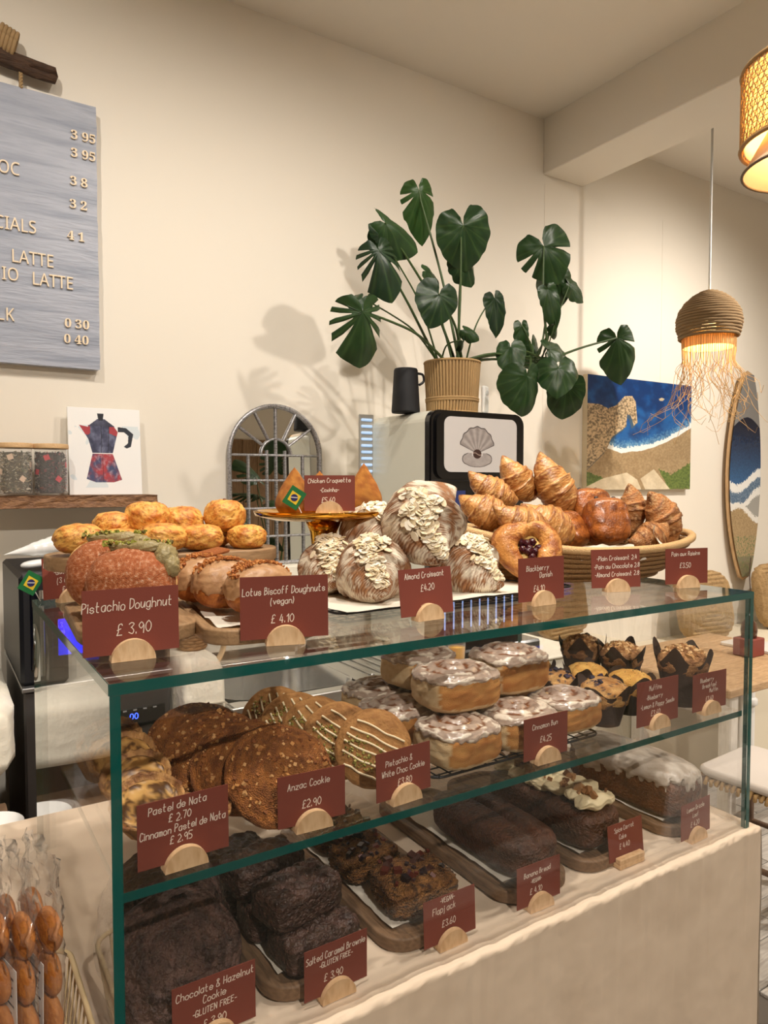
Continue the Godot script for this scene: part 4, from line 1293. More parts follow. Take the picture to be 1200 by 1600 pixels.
func build_seating() -> void:
	var wood := wood_mat("table", rgb(150, 118, 84), rgb(196, 162, 122), Vector3(1.2, 6, 6))
	var t := thing("wall_bench", "cream plastered wall bench behind the wooden table", "bench", Vector3(3.75, 0, -2.55))
	var g := G.new(); g.box(Vector3(0, 0.33, 0), Vector3(2.7, 0.66, 0.5), 0.01); part("body", g, mat("bench_plaster", rgb(222, 212, 190), 0.85), t)
	cushion(Vector3(3.98, 0.665, -2.58), 0.42, 0.42, -8, -10, "square woven jute cushion on the bench in front of the painting")
	cushion(Vector3(2.80, 0.805, -2.64), 0.38, 0.34, 6, -8, "straw-coloured woven cushion on the bench nearest the coffee machine")
	cushion(Vector3(4.74, 0.665, -2.58), 0.40, 0.42, 6, -10, "square woven jute cushion on the bench below the surfboard art")
	t = thing("bench_block", "low plaster block on the bench carrying the straw cushion", "block", Vector3(2.8, 0.6605, -2.6))
	g = G.new(); g.box(Vector3(0, 0.07, 0), Vector3(0.5, 0.14, 0.34), 0.01); part("body", g, mat("bench_plaster", Color.WHITE), t)
	t = thing("wooden_table", "pale wooden cafe table by the wall bench", "table", Vector3(3.35, 0, -2.12))
	for k in 5:
		g = G.new(); g.box(Vector3(0, 0.72, -0.30 + 0.15 * k), Vector3(1.0, 0.04, 0.148), 0.006); part("board", g, wood, t)
	for x in [-0.42, 0.42]:
		for z in [-0.14, 0.32]:
			g = G.new(); g.box(Vector3(x, 0.35, z), Vector3(0.06, 0.70, 0.06), 0.006); part("leg", g, wood_mat("table_leg", rgb(214, 206, 194), rgb(236, 230, 220), Vector3(6, 1, 6)), t)
	t = thing("oil_bottle", "small dark bottle with a twig standing in a red box on the table", "bottle", Vector3(3.52, 0.741, -2.06))
	g = G.new(); g.box(Vector3(0, 0.045, 0), Vector3(0.12, 0.09, 0.10), 0.004); part("red_box", g, mat("red_box", rgb(130, 58, 46), 0.6), t)
	g = G.new(); g.lathe(PackedVector2Array([Vector2(0, 0.09), Vector2(0.036, 0.09), Vector2(0.040, 0.13), Vector2(0.034, 0.165), Vector2(0.014, 0.19), Vector2(0.013, 0.23), Vector2(0, 0.23)]), 20); part("glass", g, mat("brown_glass", rgb(84, 52, 34), 0.1), t)
	g = G.new(); g.tube(arc([Vector3(0, 0.22, 0), Vector3(0.004, 0.32, 0), Vector3(-0.006, 0.42, 0), Vector3(0.004, 0.5, 0)], 10), 0.0025, 5); part("twig", g, mat("driftwood", Color.WHITE), t)
	t = thing("white_tray", "flat white tray lying on the wooden table", "tray", Vector3(3.72, 0.741, -2.08))
	g = G.new(); slab(g, 0.22, 0.40, 0.016, 0.02); part("body", g, mat("ceramic_white", Color.WHITE), t)
	# chair with woven rush seat
	t = thing("rush_chair", "dark wooden chair with a rush seat and a pale seat pad", "chair", Vector3(2.80, 0, -1.525), 4.0)
	var dark := wood_mat("chair", rgb(70, 52, 40), rgb(116, 90, 70), Vector3(6, 1, 6))
	for x in [-0.19, 0.19]:
		for z in [-0.19, 0.19]:
			g = G.new(); g.tube(PackedVector3Array([Vector3(x, 0, z), Vector3(x, 0.45, z)]), 0.022, 10); part("leg", g, dark, t)
	for z in [-0.19, 0.19]:
		g = G.new(); g.tube(PackedVector3Array([Vector3(-0.19, 0.2, z), Vector3(0.19, 0.2, z)]), 0.012, 8); part("stretcher", g, dark, t)
	for x in [-0.19, 0.19]:
		g = G.new(); g.tube(PackedVector3Array([Vector3(x, 0.16, -0.19), Vector3(x, 0.16, 0.19)]), 0.012, 8); part("stretcher", g, dark, t)
	g = G.new()
	for k in 16:
		var q := 0.185 - k * 0.0115
		for e in 4:
			var a := Vector3(-q, 0.435, q).rotated(Vector3.UP, e * PI / 2); var b := Vector3(q, 0.435, q).rotated(Vector3.UP, e * PI / 2)
			g.tube(PackedVector3Array([a, b]), 0.0075, 6)
	for e in 4:
		var a := Vector3(-0.19, 0.435, 0.192).rotated(Vector3.UP, e * PI / 2); var b := Vector3(0.19, 0.435, 0.192).rotated(Vector3.UP, e * PI / 2)
		var tw := PackedVector3Array()
		for i in 60:
			var q := i / 59.0
			tw.append(a.lerp(b, q) + Vector3(0, 0.016 * sin(q * 110.0), 0.014 * cos(q * 110.0)).rotated(Vector3.UP, e * PI / 2))
		g.tube(tw, 0.008, 6)
	part("rush_seat", g, mat("rush", rgb(196, 162, 112), 0.85), t)
	g = G.new(); slab(g, 0.42, 0.42, 0.035, 0.05, Vector3(0, 0.452, 0), 0.014); part("seat_pad", g, mat("pad_grey", rgb(206, 198, 190), 0.95), t)
	t = thing("radiator_pipe", "white painted pipe running down the wall below the bench", "pipe", Vector3(3.9, 0, -2.27))
	g = G.new(); g.tube(PackedVector3Array([Vector3(0, 0, 0), Vector3(0, 0.65, 0)]), 0.028, 14); part("pipe", g, mat("pipe_white", rgb(236, 234, 230), 0.4), t)
	g = G.new(); g.lathe(PackedVector2Array([Vector2(0.028, 0.36), Vector2(0.042, 0.37), Vector2(0.042, 0.40), Vector2(0.028, 0.41)]), 16); part("collar", g, mat("pipe_white", Color.WHITE), t)
	# dark stool further along, cut by the frame
	t = thing("dark_stool", "dark wooden stool on the grey floorboards beyond the counter end", "stool", Vector3(2.30, 0, -0.95), 20.0)
	g = G.new(); slab(g, 0.34, 0.34, 0.04, 0.08, Vector3(0, 0.55, 0), 0.01); part("seat", g, dark, t)
	for x in [-0.12, 0.12]:
		for z in [-0.12, 0.12]:
			g = G.new(); g.tube(PackedVector3Array([Vector3(x * 1.25, 0, z * 1.25), Vector3(x, 0.55, z)]), 0.018, 8); part("leg", g, dark, t)

# ------------------------------------------------------------------ price cards with handwriting
const FONT := {
	"A": "022942,1535", "B": "0209,0929382606,0636443302", "C": "4839190604123243", "D": "0209,091948441202", "E": "49090242,0636", "F": "0209,0949,0636",
	"G": "48391906031232424525", "H": "0209,4249,0545", "L": "090242", "M": "0209254942", "N": "02094249", "P": "0209,0929483605", "R": "0209,0929483605,2542",
	"S": "48290726443202", "T": "0949,2922", "U": "090312324349", "V": "092249", "a": "46260503123245,4642", "b": "0902,05264544321203", "c": "45260503123243",
	"d": "4942,46260503123244", "e": "044445260503123243", "f": "39291812,0636", "g": "46260503123244,46412001", "h": "0902,05264542", "i": "0602,0807",
	"j": "161100,1817", "k": "0902,3604,1532", "l": "0902", "m": "0602,05162522,25364542", "n": "0602,05264542", "o": "2605031232434526", "p": "0600,05264543321203",
	"q": "46260503123244,4640", "W": "0912263249", "K": "0209,4905,1642", "r": "0602,052636", "s": "4526051434432203", "t": "19132232,0636", "u": "060312223346,4642", "v": "062246", "w": "0612253246", "x": "0642,4602",
	"y": "0623,461200", "z": "06460242", "0": "29070422444729", "1": "072922", "2": "082938460242", "3": "0829482626443203", "4": "290444,3732",
	"5": "49090626443202", "6": "3916031232442504", "7": "094922", "8": "260729472604224426", "9": "472907254742", "£": "4839181402122242,0536",
	".": "0203", "(": "19050310", ")": "09161401", "-": "0535", "&":"42170829382704023244",
}
const SHARP := "A M N V W L E F T H K v w x z k 1 4 7"

# a line of handwriting as thin chalk-pen ribbons; returns its width
func write_line(g: G, txt: String, cx: float, y: float, cap: float, widest: float, slope := 0.0) -> void:
	var unit := cap / 7.0
	var w := 0.0
	for ch in txt: w += _adv(ch)
	var sx := unit * 0.82
	if w * sx > widest: sx = widest / w
	var x := cx - w * sx / 2
	for ch in txt:
		if FONT.has(ch):
			var wob := (rng.randf() - 0.5) * unit * 0.7
			for st in FONT[ch].split(","):
				var pts := PackedVector2Array()
				for i in range(0, st.length(), 2):
					pts.append(Vector2(x + int(st[i]) * sx * 0.9 + (int(st[i + 1]) - 2) * unit * 0.08, y + (int(st[i + 1]) - 2) * unit + wob + (x - cx) * slope))
				if pts.size() > 2 and not SHARP.contains(ch):
					var sm := PackedVector2Array()
					for i in pts.size() - 1:
						for k in 4:
							sm.append(pts[i].cubic_interpolate(pts[i + 1], pts[maxi(i - 1, 0)], pts[mini(i + 2, pts.size() - 1)], k / 4.0))
					sm.append(pts[pts.size() - 1])
					pts = sm
				ribbon(g, pts, 0.00050)
		x += _adv(ch) * sx

func _adv(ch: String) -> float:
	if ch == " ": return 3.2
	if ch in "il.": return 2.0
	if ch in "-()1": return 3.6
	return 5.4

func ribbon(g: G, pts: PackedVector2Array, hw: float) -> void:
	for i in pts.size() - 1:
		var d := (pts[i + 1] - pts[i]).normalized()
		var o := Vector2(-d.y, d.x) * hw
		var a := pts[i] - d * hw * 0.6
		var b := pts[i + 1] + d * hw * 0.6
		var z := 0.00002 * (i % 3)
		g.quad(Vector3(a.x + o.x, a.y + o.y, z), Vector3(b.x + o.x, b.y + o.y, z), Vector3(b.x - o.x, b.y - o.y, z), Vector3(a.x - o.x, a.y - o.y, z))

const CARDS := [
	# x, base y, z, yaw, tilt, width, what, lines: [text, centre x, y, cap height] in fractions of the card
	[0.195, TOP, -0.844, -3, 2, 0.106, "Pistachio Doughnut before the sugared doughnuts", [["Pistachio Doughnut", 0.47, 0.68, 0.15], ["£ 3.90", 0.53, 0.30, 0.17]]],
	[0.376, TOP, -0.822, -16, 2, 0.111, "vegan biscuit-spread doughnuts beside the tan iced doughnuts", [["Lotus Biscoff Doughnuts", 0.5, 0.72, 0.115], ["(vegan)", 0.48, 0.56, 0.10], ["£ 4.10", 0.48, 0.26, 0.13]]],
	[0.622, TOP, -0.855, 2, 7, 0.098, "Almond Croissant below the almond croissants", [["Almond Croissant", 0.49, 0.80, 0.12], ["£4.20", 0.53, 0.52, 0.14]]],
	[0.205, TOP, -1.318, 20, 4, 0.098, "Brazilian Cheese Bread behind the pistachio doughnuts", [["Brazilian Cheese Bread", 0.5, 0.80, 0.12], ["-Gluten Free-", 0.48, 0.60, 0.11], ["(3 units)", 0.46, 0.38, 0.13], ["£3.10", 0.46, 0.14, 0.14]]],
	[0.857, TOP, -0.858, -1, 1, 0.102, "Blackberry Danish before the danish pastries", [["Blackberry", 0.42, 0.70, 0.12], ["Danish", 0.60, 0.54, 0.12], ["£4.10", 0.45, 0.22, 0.14]]],
	[1.080, TOP, -0.889, -19, 4, 0.101, "plain croissants and pains au chocolat below the basket", [["-Plain Croissant 2.4", 0.53, 0.72, 0.115], ["-Pain au Chocolate 2.8", 0.53, 0.51, 0.115], ["-Almond Croissant 2.8", 0.53, 0.30, 0.115]]],
	[1.236, TOP, -0.850, -16, 1, 0.097, "Pain aux Raisins at the case end", [["Pain aux Raisins", 0.48, 0.80, 0.115], ["£3.50", 0.47, 0.46, 0.14]]],
	[0.234, MID, -0.782, 1, 1, 0.103, "two kinds of custard tart below the tarts", [["Pastel de Nata", 0.44, 0.82, 0.115], ["£ 2.70", 0.46, 0.64, 0.115], ["Cinnamon Pastel de Nata", 0.5, 0.47, 0.115], ["£ 2.95", 0.47, 0.30, 0.115]]],
	[0.394, MID, -0.784, -4, 1, 0.090, "Anzac Cookie leaning near the oat cookies", [["Anzac Cookie", 0.46, 0.72, 0.13], ["£2.90", 0.5, 0.32, 0.15]]],
	[0.533, MID, -0.786, 3, 2, 0.091, "Pistachio & White Choc Cookie by the drizzled cookies", [["Pistachio &", 0.42, 0.70, 0.12], ["White Choc Cookie", 0.5, 0.50, 0.12], ["£3.80", 0.52, 0.24, 0.14]]],
	[0.793, MID, -0.782, -1, 0, 0.091, "Cinnamon Bun under the iced buns", [["Cinnamon Bun", 0.48, 0.72, 0.12], ["£4.25", 0.5, 0.38, 0.14]]],
	[1.070, MID, -0.788, -1, 0, 0.110, "Muffins under the blueberry and lemon muffins", [["Muffins", 0.44, 0.78, 0.11], ["-Blueberry", 0.42, 0.58, 0.10], ["-Lemon & Poppy Seeds", 0.5, 0.40, 0.10], ["£3.60", 0.45, 0.20, 0.12]]],
	[1.218, MID, -0.786, -2, 0, 0.098, "Blueberry Breakfast Muffin below the tall crumble muffin", [["Blueberry", 0.42, 0.76, 0.11], ["Breakfast", 0.5, 0.60, 0.11], ["Muffin", 0.62, 0.46, 0.11], ["£3.60", 0.5, 0.24, 0.12]]],
	[0.270, LOW, -0.790, 0, 1, 0.100, "Chocolate & Hazelnut Cookie by the dark cookies", [["Chocolate & Hazelnut", 0.52, 0.78, 0.12], ["Cookie", 0.5, 0.60, 0.12], ["-GLUTEN FREE-", 0.5, 0.42, 0.10], ["£ 3.90", 0.5, 0.18, 0.13]]],
	[0.424, LOW, -0.778, 1, 0, 0.091, "Salted Caramel Brownie before the brownies", [["Salted Caramel Brownie", 0.5, 0.74, 0.13], ["-GLUTEN FREE-", 0.5, 0.58, 0.10], ["£ 3.90", 0.46, 0.28, 0.14]]],
	[0.608, LOW, -0.780, 0, 3, 0.091, "Flapjack before the oat flapjacks", [["-VEGAN-", 0.46, 0.86, 0.10], ["Flapjack", 0.4, 0.66, 0.14], ["£3.60", 0.48, 0.34, 0.14]]],
	[0.777, LOW, -0.778, -1, 1, 0.089, "Banana Bread before the dark loaf", [["Banana Bread", 0.47, 0.72, 0.12], ["-VEGAN-", 0.44, 0.54, 0.09], ["£ 4.10", 0.44, 0.28, 0.14]]],
	[0.996, LOW, -0.790, -1, 6, 0.086, "Spice Carrot Cake before the frosted loaf", [["Spice Carrot", 0.48, 0.78, 0.12], ["Cake", 0.42, 0.56, 0.12], ["£ 4.40", 0.46, 0.30, 0.14]]],
	[1.168, LOW, -0.776, 2, 1, 0.090, "Lemon Drizzle Loaf before the iced loaf", [["Lemon Drizzle", 0.5, 0.76, 0.12], ["Loaf", 0.5, 0.56, 0.12], ["£ 4.20", 0.48, 0.30, 0.14]]],
]

func price_card(at: Vector3, yaw: float, tilt: float, w: float, what: String, lines: Array, block := false) -> void:
	var h := w * 0.705
	var pine := wood_mat("pine", rgb(196, 152, 106), rgb(230, 194, 150), Vector3(7, 2, 7), 0.55)
	var hold := thing("card_holder", ("pine block" if block else "half-round pine") + " holder for the card of " + what, "card holder", at, yaw)
	var g := G.new()
	if block:
		g.box(Vector3(0, 0.0045, 0), Vector3(0.062, 0.009, 0.026), 0.0015)
		g.box(Vector3(0, 0.013, 0.0072), Vector3(0.062, 0.009, 0.0116), 0.0015); g.box(Vector3(0, 0.013, -0.0072), Vector3(0.062, 0.009, 0.0116), 0.0015)
	else:
		for z in [[0.0012, 0.009], [-0.009, -0.0012]]:
			var p := PackedVector2Array()
			for i in 17: p.append(Vector2(cos(PI * i / 16.0) * 0.0245, sin(PI * i / 16.0) * 0.0245))
			g.prism(p, z[0], z[1])
		g.box(Vector3(0, 0.003, 0), Vector3(0.047, 0.006, 0.0024))
	part("body", g, pine, hold)
	var c := thing("price_card", "terracotta card handwritten for " + what, "price card", at, yaw)
	var lean := Transform3D(Basis(Vector3.RIGHT, deg_to_rad(-tilt)), Vector3(0, 0.0072 if not block else 0.0095, 0))
	g = G.new(); g.box(Vector3(0, h / 2, 0), Vector3(w, h, 0.0009))
	var sheet := part("sheet", g, mat("terracotta", rgb(126, 58, 43), 0.75, {"bump": noise_tex("grain", 0.03), "depth": 0.005, "tri": v3(20)}), c)
	sheet.transform = lean
	g = G.new()
	for l in lines: write_line(g, l[0], (l[1] - 0.5) * w, l[2] * h, l[3] * h, w * 0.95, 0.03)
	var ink := part("handwriting", g, mat("chalk_pen", rgb(236, 220, 204), 0.8), c)
	ink.transform = lean * Transform3D(Basis(), Vector3(0, 0, 0.0007))

func flag(at: Vector3, yaw: float, label: String) -> void:
	var t := thing("brazil_flag", label, "flag", at, yaw)
	t.rotation_degrees.z = 12
	var g := G.new(); g.box(Vector3.ZERO, Vector3(0.034, 0.026, 0.0008)); var f := part("field", g, mat("flag_green", rgb(20, 112, 56), 0.6), t); f.rotation_degrees.z = 45
	f.scale = Vector3(1, 1.1, 1)
	g = G.new(); g.prism(PackedVector2Array([Vector2(-0.012, 0), Vector2(0, 0.013), Vector2(0.012, 0), Vector2(0, -0.013)]), 0.0005, 0.0008); part("rhombus", g, mat("flag_yellow", rgb(236, 200, 50), 0.6), t)
	g = G.new()
	var p := PackedVector2Array()
	for i in 20: p.append(Vector2(cos(TAU * i / 20.0), sin(TAU * i / 20.0)) * 0.0062)
	g.prism(p, 0.0008, 0.0011); part("globe", g, mat("flag_blue", rgb(34, 34, 96), 0.6), t)
	g = G.new(); g.box(Vector3(0, 0.0005, 0.0013), Vector3(0.0118, 0.0013, 0.0002), 0.0, Basis(Vector3.BACK, -0.3)); part("band", g, mat("flag_white", rgb(235, 235, 235), 0.6), t)
	g = G.new(); g.tube(PackedVector3Array([Vector3(0.008, -0.035, -0.0012), Vector3(-0.004, 0.015, -0.0012)]), 0.0008, 5); part("stick", g, mat("pipe_white", Color.WHITE), t)

func build_cards() -> void:
	var k := 0
	for c in CARDS:
		price_card(Vector3(c[0], c[1] + 0.0003, c[2]), c[3], c[4], c[5], c[6], c[7], k == 17)
		k += 1
	flag(Vector3(0.143, 1.452, -1.325), 10.0, "small Brazilian flag on a stick beside the Brazilian Cheese Bread card")

# ------------------------------------------------------------------ baked goods: shared builders
func bake_mat(key: String, rough := 0.6, depth := 0.12, scale := 12.0, o := {}) -> StandardMaterial3D:
	var d := {"vc": true, "bump": noise_tex("crust", 0.03, 0, 512, [], 5), "depth": depth, "tri": v3(scale)}
	d.merge(o, true)
	return mat(key, Color.WHITE, rough, d)

func crumb_mat(key: String, rough := 0.85, depth := 0.5, scale := 10.0) -> StandardMaterial3D:
	return mat(key, Color.WHITE, rough, {"vc": true, "bump": noise_tex("crumb", 0.05, 1), "depth": depth, "tri": v3(scale)})

# laminated crescent; arc radius rho, half angle phi, thickness R
func crescent(rho: float, phi: float, R: float, turns: float, lam: float, tone: int, nt := 90, nth := 40, sd := 0.0) -> G:
	var g := G.new()
	var pale := [lin(214, 152, 84), lin(202, 176, 140), lin(196, 132, 74)]
	var dark := [lin(128, 68, 28), lin(94, 58, 36), lin(112, 64, 32)]
	var light := [lin(236, 190, 122), lin(232, 220, 198), lin(226, 186, 132)]
	var radius := func(t: float, a: float) -> Array:
		var e := pow(maxf(sin(PI * clampf(t, 0.0, 1.0)), 0.0), 0.62)
		var base := R * e * (0.55 + 0.45 * sin(PI * t))
		var u := t * turns + 0.22 * sin(a + sd)
		var fr := u - floorf(u)
		var saw := 1.0 - fr if t < 0.5 else fr
		var l := sin((t * lam + 0.5 * sin(a * 1.0 + sd) + 2.2 * n3(Vector3(cos(a), sin(a), t * 4.0 + sd), 0.9)) * TAU)
		return [base * (1.0 + 0.13 * (pow(saw, 2.0) - 0.3) + 0.010 * l), saw, l]
	g.grid(nth, nt, func(s: float, q: float):
		var a: float = s * TAU
		var f := deg_to_rad(phi) * (2 * q - 1)
		var r: Array = radius.call(q, a)
		var c := Vector3(rho * sin(f), 0, rho * cos(f) - rho)
		var out := Vector3(sin(f), 0, cos(f))
		var n := 1.0 + 0.05 * n3(Vector3(cos(a), sin(a), q * 5.0 + sd), 2.2)
		return c + (out * cos(a) + Vector3.UP * sin(a) * 0.88) * r[0] * n
	, true, true, func(s: float, q: float, p: Vector3):
		var a: float = s * TAU
		var r: Array = radius.call(q, a)
		var n := n3(p + v3(sd), 26.0)
		var m := n3(p + v3(sd * 2.0), 90.0)
		var c := mixc(pale[tone], dark[tone], 0.75 * pow(r[1], 1.6) + 0.8 * n + 0.12 * r[2] + 0.12)
		if tone == 1:
			c = mixc(lin(172, 122, 80), lin(116, 72, 44), 0.5 + 0.45 * r[2] + 0.5 * m)
			c = mixc(c, light[1], (0.34 + 1.5 * n + 1.1 * m - 0.3 * r[2]))
		else:
			c = mixc(c, light[tone], 0.9 * maxf(-r[2] * 0.35 + m * 1.1 + n * 0.4, 0.0))
		return c)
	return g

func flakes(count: int, rho: float, phi: float, R: float, t0: float, t1: float, spread: float) -> G:
	var g := G.new()
	for i in count:
		var t := lerpf(t0, t1, rng.randf())
		var a := PI / 2 + (rng.randf() + rng.randf() - 1.0) * spread
		var f := deg_to_rad(phi) * (2 * t - 1)
		var e := pow(maxf(sin(PI * t), 0.0), 0.62) * (0.55 + 0.45 * sin(PI * t)) * R * (1.06 + 0.06 * rng.randf())
		var out := Vector3(sin(f), 0, cos(f))
		var nrm := (out * cos(a) + Vector3.UP * sin(a)).normalized()
		var p := Vector3(rho * sin(f), 0, rho * cos(f) - rho) + (out * cos(a) + Vector3.UP * sin(a) * 0.9) * e
		var tilt := (nrm + Vector3(rng.randf() - 0.5, rng.randf() - 0.5, rng.randf() - 0.5) * 1.1).normalized()
		var x := tilt.cross(Vector3(rng.randf() - 0.5, rng.randf() - 0.5, rng.randf() - 0.5)).normalized()
		var b := Basis(x, tilt.cross(x).normalized(), tilt)
		var w := 0.0052 + 0.0028 * rng.randf()
		var o := PackedVector2Array()
		for k in 7: o.append(Vector2(cos(TAU * k / 7.0) * w * 1.25, sin(TAU * k / 7.0) * w * 0.85))
		var c := lin(232, 212, 172).lerp(lin(246, 240, 226), rng.randf()).lerp(lin(214, 182, 126), 0.5 * rng.randf() * rng.randf())
		g.prism(o, 0.0, 0.0012, Transform3D(b, p), c)
	return g

func crumbs(g: G, n: int, at: Callable, size: float, cols: Array) -> void:
	for i in n:
		var p: Vector3 = at.call(i)
		var s := size * (0.5 + rng.randf())
		g.box(p, Vector3(s, s * (0.5 + 0.5 * rng.randf()), s * (0.6 + 0.5 * rng.randf())), 0.0, Basis.from_euler(Vector3(rng.randf() * 6, rng.randf() * 6, rng.randf() * 6)), cols[rng.randi() % cols.size()])

func xf_axes(at: Vector3, x: Vector3, up: Vector3) -> Transform3D:
	var xx := x.normalized()
	var z := xx.cross(up).normalized()
	return Transform3D(Basis(xx, z.cross(xx).normalized(), z), at)

func parchment(w: float, d: float, wave: float, sd: float) -> G:
	var g := G.new()
	g.grid(24, 24, func(s: float, q: float):
		var x := (s - 0.5) * w; var z := (q - 0.5) * d
		var e := maxf(absf(s - 0.5), absf(q - 0.5)) * 2.0
		return Vector3(x + 0.003 * n3(Vector3(z, sd, 0), 20.0), wave * (0.3 + e * e) * (0.6 + n3(Vector3(x, z, sd), 14.0)), z))
	return g

func wooden_tray(called: String, label: String, at: Vector3, w: float, d: float, turn := 0.0, tone := 0, rim := 0.006) -> Node3D:
	var t := thing(called, label, "board", at, turn)
	var g := G.new(); slab(g, w, d, 0.020, 0.042, Vector3.ZERO, 0.003, rim)
	var m: StandardMaterial3D = [wood_mat("oak", rgb(120, 92, 62), rgb(168, 134, 96), Vector3(9, 9, 1.6)), wood_mat("walnut", rgb(86, 64, 46), rgb(138, 108, 80), Vector3(9, 9, 1.6))][tone]
	part("board", g, m, t)
	return t

func wire_rack(label: String, at: Vector3, w: float, d: float, turn := 0.0) -> Node3D:
	var t := thing("wire_rack", label, "cooling rack", at, turn)
	var m := mat("black_wire", rgb(22, 22, 24), 0.45)
	var g := G.new()
	var o := rounded(w, d, 0.02, 4)
	var p := PackedVector3Array()
	for q in o: p.append(Vector3(q.x, 0.006, q.y))
	p.append(p[0])
	g.tube(p, 0.002, 6, 1.0, Color.WHITE, false)
	part("rim", g, m, t)
	g = G.new()
	for i in int(w / 0.022): g.tube(PackedVector3Array([Vector3(-w / 2 + 0.022 * (i + 0.5), 0.007, -d / 2), Vector3(-w / 2 + 0.022 * (i + 0.5), 0.007, d / 2)]), 0.0012, 5)
	for i in int(d / 0.022): g.tube(PackedVector3Array([Vector3(-w / 2, 0.0055, -d / 2 + 0.022 * (i + 0.5)), Vector3(w / 2, 0.0055, -d / 2 + 0.022 * (i + 0.5))]), 0.0012, 5)
	part("wire_grid", g, m, t)
	for x in [-1, 1]:
		for z in [-1, 1]:
			g = G.new(); g.tube(PackedVector3Array([Vector3(x * (w / 2 - 0.02), 0.006, z * (d / 2 - 0.012)), Vector3(x * (w / 2 - 0.02), 0.0015, z * (d / 2 - 0.012))]), 0.0016, 5); part("foot", g, m, t)
	return t

# ------------------------------------------------------------------ on top of the case
const BREADS := [[0.193, 1.535, -1.165, 0.066, 0.041], [0.253, 1.551, -1.215, 0.058, 0.040], [0.305, 1.561, -1.205, 0.064, 0.050], [0.313, 1.533, -1.145, 0.068, 0.041], [0.366, 1.552, -1.215, 0.066, 0.050], [0.376, 1.531, -1.145, 0.064, 0.038], [0.432, 1.563, -1.190, 0.064, 0.050], [0.456, 1.528, -1.150, 0.058, 0.038], [0.254, 1.528, -1.170, 0.060, 0.036], [0.300, 1.528, -1.225, 0.056, 0.040], [0.415, 1.526, -1.215, 0.06, 0.036]]

const BREAD_LABELS := ["golden cheese bread alone at the board end above the Brazilian flag", "pale cheese bread resting on the two at the flag end", "big pale cheese bread on top behind the doughnut cream", "browned cheese bread at the front behind the pistachio doughnut", "golden cheese bread on top in the middle of the heap", "flat golden cheese bread at the front above the tan iced doughnuts", "browned cheese bread with a nub on top, highest on the oval board", "golden cheese bread at the board end next to the arched mirror", "cheese bread wedged low behind the sugared doughnut", "cheese bread at the back under the two upper breads", "cheese bread at the back under the one with the nub"]
const CROQUETTE_LABELS := ["teardrop chicken croquette behind the little Brazilian flag", "teardrop chicken croquette at the back between the other two", "teardrop chicken croquette beside the pile of almond croissants"]

